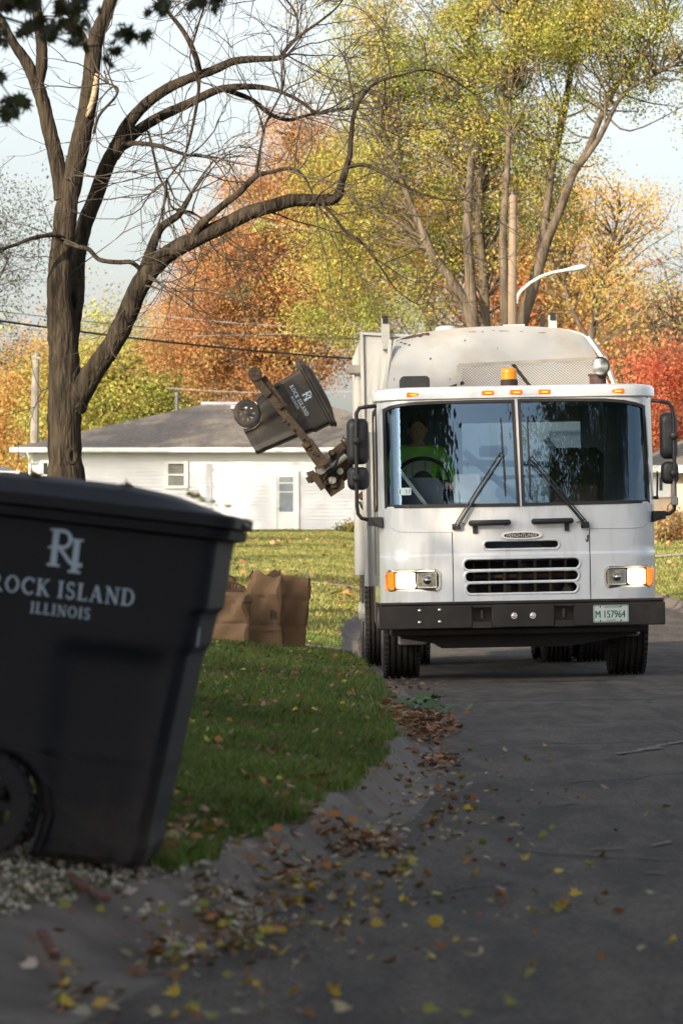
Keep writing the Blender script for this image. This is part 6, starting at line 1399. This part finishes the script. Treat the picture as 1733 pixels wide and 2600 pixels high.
# small stuffing of leaves in the bag mouths
# ------------------------------------------------------------------ gravel, brick, leaf drifts
def scatter_leaves(name, label, pts, size, cols, flat=.35, kind='stuff', m=None):
    A = np.array(maple_outline(1)) * .5; n = len(pts); k = len(A); pts = np.array(pts)
    w = RNG.normal(size=(n, 3)) * flat; w[:, 2] = 1; w /= np.linalg.norm(w, axis=1)[:, None]
    u = RNG.normal(size=(n, 3)); u -= (u * w).sum(1)[:, None] * w; u /= np.linalg.norm(u, axis=1)[:, None]; t = np.cross(w, u)
    s = size * RNG.uniform(.5, 1.3, n)
    V = pts[:, None, :] + s[:, None, None] * (A[None, :, 1, None] * t[:, None, :] + A[None, :, 0, None] * u[:, None, :] + (A[None, :, 0, None] ** 2) * RNG.uniform(.2, .9, (n, 1, 1)) * w[:, None, :])
    return tag(np_mesh(name, V, k, M_dryleaf, None, palette_cols(n, cols, .3)), label, None, None, kind)
M_dryleaf = leafmat('dry_leaves', .12)
LC_ = list(LCOL.values())
def drift(cx, cy, rx, ry, n, h, cols, size=.07):
    out = []
    c = gp(cx, cy); ex = rx / (F / c[1]); 
    for _ in range(n):
        px = cx + random.gauss(0, .45) * rx; py = cy + random.gauss(0, .45) * ry; x, d = gp(px, max(py, HY + 60)); f = math.exp(-((px - cx) / rx) ** 2 - ((py - cy) / ry) ** 2)
        out.append((x, d, zground(x, d) + random.uniform(.004, .01 + h * f)))
    return out
BRN = [LCOL['brown'], LCOL['russet'], LCOL['brown'], (.24, .14, .07), (.30, .20, .12), LCOL['orange']]
scatter_leaves('leaf_pile', 'brown leaf drift lying in the gutter before the truck', drift(1065, 1862, 92, 34, 700, .12, BRN), .062, BRN)
scatter_leaves('leaf_pile', 'small brown leaf drift lower in the gutter', drift(1110, 1938, 60, 24, 110, .02, BRN), .055, BRN)
scatter_leaves('leaf_pile', 'dark brown leaf drift at the bend of the gutter', drift(870, 2150, 170, 30, 240, .03, BRN + [LCOL['yellow']]), .048, BRN + [(.4, .36, .25)])
scatter_leaves('leaf_pile', 'mixed yellow and brown leaf drift along the gutter by the cart', drift(715, 2240, 120, 44, 120, .03, BRN) + drift(560, 2350, 120, 60, 130, .025, BRN) + drift(400, 2440, 110, 50, 70, .02, BRN) + drift(190, 2540, 130, 40, 50, .02, BRN), .042, BRN + [LCOL['yellow'], LCOL['pale buff'], LCOL['olive green'], (.45, .42, .34)])
scatter_leaves('leaf_pile', 'leaf litter on the kerb beyond the paper bags', drift(880, 1600, 45, 22, 160, .05, BRN), .08, BRN + [LCOL['yellow']])
p0 = gp(1085, 1840); GSp = []
for _ in range(60): GSp.append((p0[0] - .02 + random.gauss(0, .10), p0[1] + random.gauss(0, .3), zground(p0[0], p0[1]) + random.uniform(.06, .16)))
scatter_leaves('leaf_sprig', 'sprig of still green leaves on top of the brown gutter drift', GSp, .11, [(.05, .10, .03), (.07, .13, .04)])
# gravel: under the cart and washed into the gutter
def gravel(label, pts, size, cols):
    ico = [(0, 0, 1), (.894, 0, .447), (.276, .851, .447), (-.724, .526, .447), (-.724, -.526, .447), (.276, -.851, .447), (.724, .526, -.447), (-.276, .851, -.447), (-.894, 0, -.447), (-.276, -.851, -.447), (.724, -.526, -.447), (0, 0, -1)]
    F_ = np.array([(0,1,2),(0,2,3),(0,3,4),(0,4,5),(0,5,1),(1,6,2),(2,7,3),(3,8,4),(4,9,5),(5,10,1),(6,7,2),(7,8,3),(8,9,4),(9,10,5),(10,6,1),(11,7,6),(11,8,7),(11,9,8),(11,10,9),(11,6,10)])
    I = np.array(ico); n = len(pts); pts = np.array(pts); s = size * RNG.uniform(.4, 1.4, (n, 1, 1)) * RNG.uniform(.6, 1.2, (n, 12, 1)) * RNG.uniform(.6, 1.1, (n, 1, 3)) * .5
    V = pts[:, None, :] + I[None] * s; tri = V[:, F_, :].reshape(-1, 3, 3)
    return tag(np_mesh('gravel', tri, 3, M_gravel, None, palette_cols(n, cols, .3).repeat(20, 0)), label, None, None, 'stuff')
M_gravel = leafmat('gravel_stone', .0, .9)
gpts = []
while len(gpts) < 10500:
    d = random.uniform(8.9, 12.6); x = random.uniform(-3.0, float(E(d)) + .06)
    if x > float(E(d)) - .02 and random.random() < .6: continue
    if x < -1.8 and random.random() < .5: continue
    gpts.append((x, d, zground(x, d) + random.uniform(-.004, .012)))
GC = [(.30, .27, .23), (.42, .39, .34), (.20, .17, .15), (.5, .46, .4), (.26, .2, .16)]
gravel('pale crushed gravel under the near cart', gpts, .020, GC)
gravel('pale gravel washed into the gutter among the leaves', [(x, d, z + .0) for (x, d, z) in drift(600, 2320, 110, 40, 330, .0, BRN) + drift(460, 2410, 90, 36, 150, 0, BRN)], .017, GC)
# broken brick pieces
M_brick = mat('brick_red', (.14, .065, .05), .9, var=.25, scale=20, bump=.6)
for (px0_, py0_, px1_, py1_, lab) in ((180, 2368, 235, 2398, 'broken red brick chip on the gutter concrete, the longer upper one'), (235, 2390, 285, 2420, 'broken red brick chip touching the longer one'), (105, 2505, 155, 2530, 'dull brown brick lump lowest in the gutter')):
    a = Vector((*gp(px0_, py0_), 0)); b = Vector((*gp(px1_, py1_), 0)); a.z = zground(a.x, a.y) + .012; b.z = zground(b.x, b.y) + .012
    b = a.lerp(b, .72); mb = MB(); mb.bar(a, b, .026, .018); o = mb.build('brick_chip', M_brick, bevel=.006); tag(o, lab, 'brick', 'broken brick chips')

# ------------------------------------------------------------------ single leaves on the road
random.seed(21); cnt = 0; cols = ['yellow'] * 5 + ['pale buff'] * 3 + ['brown'] * 4 + ['orange'] * 2 + ['olive green'] * 3 + ['russet'] * 2
spots = []
while cnt < 255:
    px = random.uniform(120, 1733); py = 2600 - (random.random() ** 1.1) * 720
    cx_ = float(np.interp(py, [1880, 2000, 2120, 2250, 2400, 2600], [1090, 1010, 930, 760, 560, 420])); sp = float(np.interp(py, [1880, 2050, 2200, 2600], [130, 330, 480, 520]))
    if px < cx_ - 60 and not (random.random() < .3): continue
    if random.random() > math.exp(-(max(0, px - cx_ - 60) / sp) ** 2 * .75) * (1.0 if py < 2330 else .42): continue
    x, d = gp(px, py); 
    if x < float(E(d)): continue
    z = zground(x, d) + .012; put_leaf(random.choice(cols), (x, d, z), random.uniform(.024, .060), '{} leaf lying among the leaves scattered over the asphalt', 'leaves scattered over the road', .42); cnt += 1
pts = []
while len(pts) < 420:
    px = random.uniform(300, 1600); py = random.uniform(1960, 2440); cx_ = float(np.interp(py, [1880, 2000, 2120, 2250, 2400, 2600], [1090, 1010, 930, 800, 640, 420]))
    if random.random() > math.exp(-((px - cx_ - 60) / 260) ** 2): continue
    x, d = gp(px, py)
    if x > float(E(d)): pts.append((x, d, zground(x, d) + .008))
scatter_leaves('leaf_litter', 'small torn leaf bits between the larger leaves on the asphalt', pts, .038, BRN + [LCOL['yellow'], LCOL['yellow'], LCOL['pale buff'], LCOL['olive green']], .5)
# scatter too small to tell apart, further up the road
pts = []
for _ in range(260): px = random.gauss(1010, 70) ; py = random.uniform(1725, 1900); x, d = gp(px, py); pts.append((x, d, zground(x, d) + .01))
scatter_leaves('leaf_litter', 'sparse brown leaf litter along the gutter in front of the truck tyre', [p for p in pts if p[0] > float(E(p[1])) + .05], .05, BRN)

# ------------------------------------------------------------------ grass
def grass(name, label, n, region, hgt, wid, cols, seedlean=.35):
    X = []; 
    d = RNG.uniform(region[0], region[1], n) ; 
    t = RNG.uniform(0, 1, n) ** region[4] if len(region) > 4 else RNG.uniform(0, 1, n)
    if region[2] == 'L':
        s = t * region[3]; e = E(d) + .03 * np.sin(d * 7) + .025 * np.sin(d * 17.3) + .03 * np.sin(d * 2.9); x = e - s + .02 + RNG.normal(0, .02, n); z = zl(np.maximum(s - .02, 0), d)
        if len(region) > 5: keep = region[5](x, d); x, d, z = x[keep], d[keep], z[keep]
    else:
        s = t * region[3]; e = RG(d) + .30; x = e + s; z = zr_(s, d)
    n = len(x); B = np.stack([x, d, z - .004], 1)
    a = RNG.uniform(0, 6.283, n); wv = np.stack([np.cos(a), np.sin(a), np.zeros(n)], 1) * wid * RNG.uniform(.6, 1.3, (n, 1))
    l = RNG.normal(size=(n, 3)) * seedlean; l[:, 2] = 1; h = hgt * RNG.uniform(.5, 1.25, n) * (1 + .3 * np.sin(x * 5) * np.cos(d * 3)); tip = B + l * h[:, None]; midp = B + l * (h * .55)[:, None] * np.array([.6, .6, 1.05])
    V = np.stack([B - wv, B + wv, midp + wv * .7, tip, midp - wv * .7], 1)
    pn = (np.sin(x * 2.3 + d * .9) + np.sin(d * 1.7 - x * 3.1)) * .12
    c = palette_cols(n, cols, .3) * (1 + pn[:, None])
    return tag(np_mesh(name, V, 5, M_grass, None, np.clip(c, 0, 1)), label, None, None, 'stuff')
M_grass = leafmat('grass_blades', .35, .55)
GG = [(.085, .18, .024), (.12, .225, .03), (.065, .14, .02), (.15, .23, .04), (.17, .18, .05), (.24, .2, .08)]
nodrive = lambda x, d: ~((d > 38.9) & (d < 41.7)) 
grass('grass', 'short green grass on the verge between the cart and the kerb', 150000, (11.35, 21, 'L', 1.5, 1.0, lambda x, d: (d > 11.9) | (x > -.62)), .05, .0028, GG)
grass('grass', 'green verge grass around the paper bags', 150000, (21, 47, 'L', 3.2, 1.0, nodrive), .055, .0042, GG)
LG = [(.25, .265, .065), (.30, .28, .08), (.21, .24, .055), (.36, .29, .11), (.18, .225, .05)]
grass('grass', 'sunlit lawn grass running up to the white house', 220000, (47, 125, 'L', 14, 1.5), .05, .008, LG, .5)
grass('grass', 'sunlit lawn grass in front of the cream house', 60000, (50, 100, 'R', 9, 1.4), .05, .009, LG, .5)
# leaves strewn over the verge grass and the far lawns
pts = []
for _ in range(3200):
    d = 11.6 + 32 * random.random() ** 1.6; s = random.uniform(0.0, 1.6); x = float(E(d)) - s
    if 38.9 < d < 41.7: continue
    if math.sin(x * 4.1 + d * 1.3) + math.sin(d * .9 - x * 5) + random.gauss(0, .7) < .1 and random.random() < .75: continue
    pts.append((x, d, zground(x, d) + random.uniform(.02, .05)))
scatter_leaves('leaf_litter', 'brown and yellow leaves strewn through the verge grass', pts, .042, BRN + BRN + [LCOL['yellow'], LCOL['pale buff'], LCOL['olive green']], .8)
pts = []
for _ in range(1700):
    d = random.uniform(47, 123); x = float(E(d)) - random.uniform(0, 12) if random.random() < .6 else float(RG(d)) + .3 + random.uniform(0, 7)
    if math.sin(x * .8 + d * .21) + random.gauss(0, .5) < .2: continue
    pts.append((x, d, zground(x, d) + .05))
scatter_leaves('leaf_litter', 'tan leaves scattered in patches on the far lawns', pts, .13, [(.45, .25, .12), (.5, .33, .18), (.4, .2, .08)], .7)
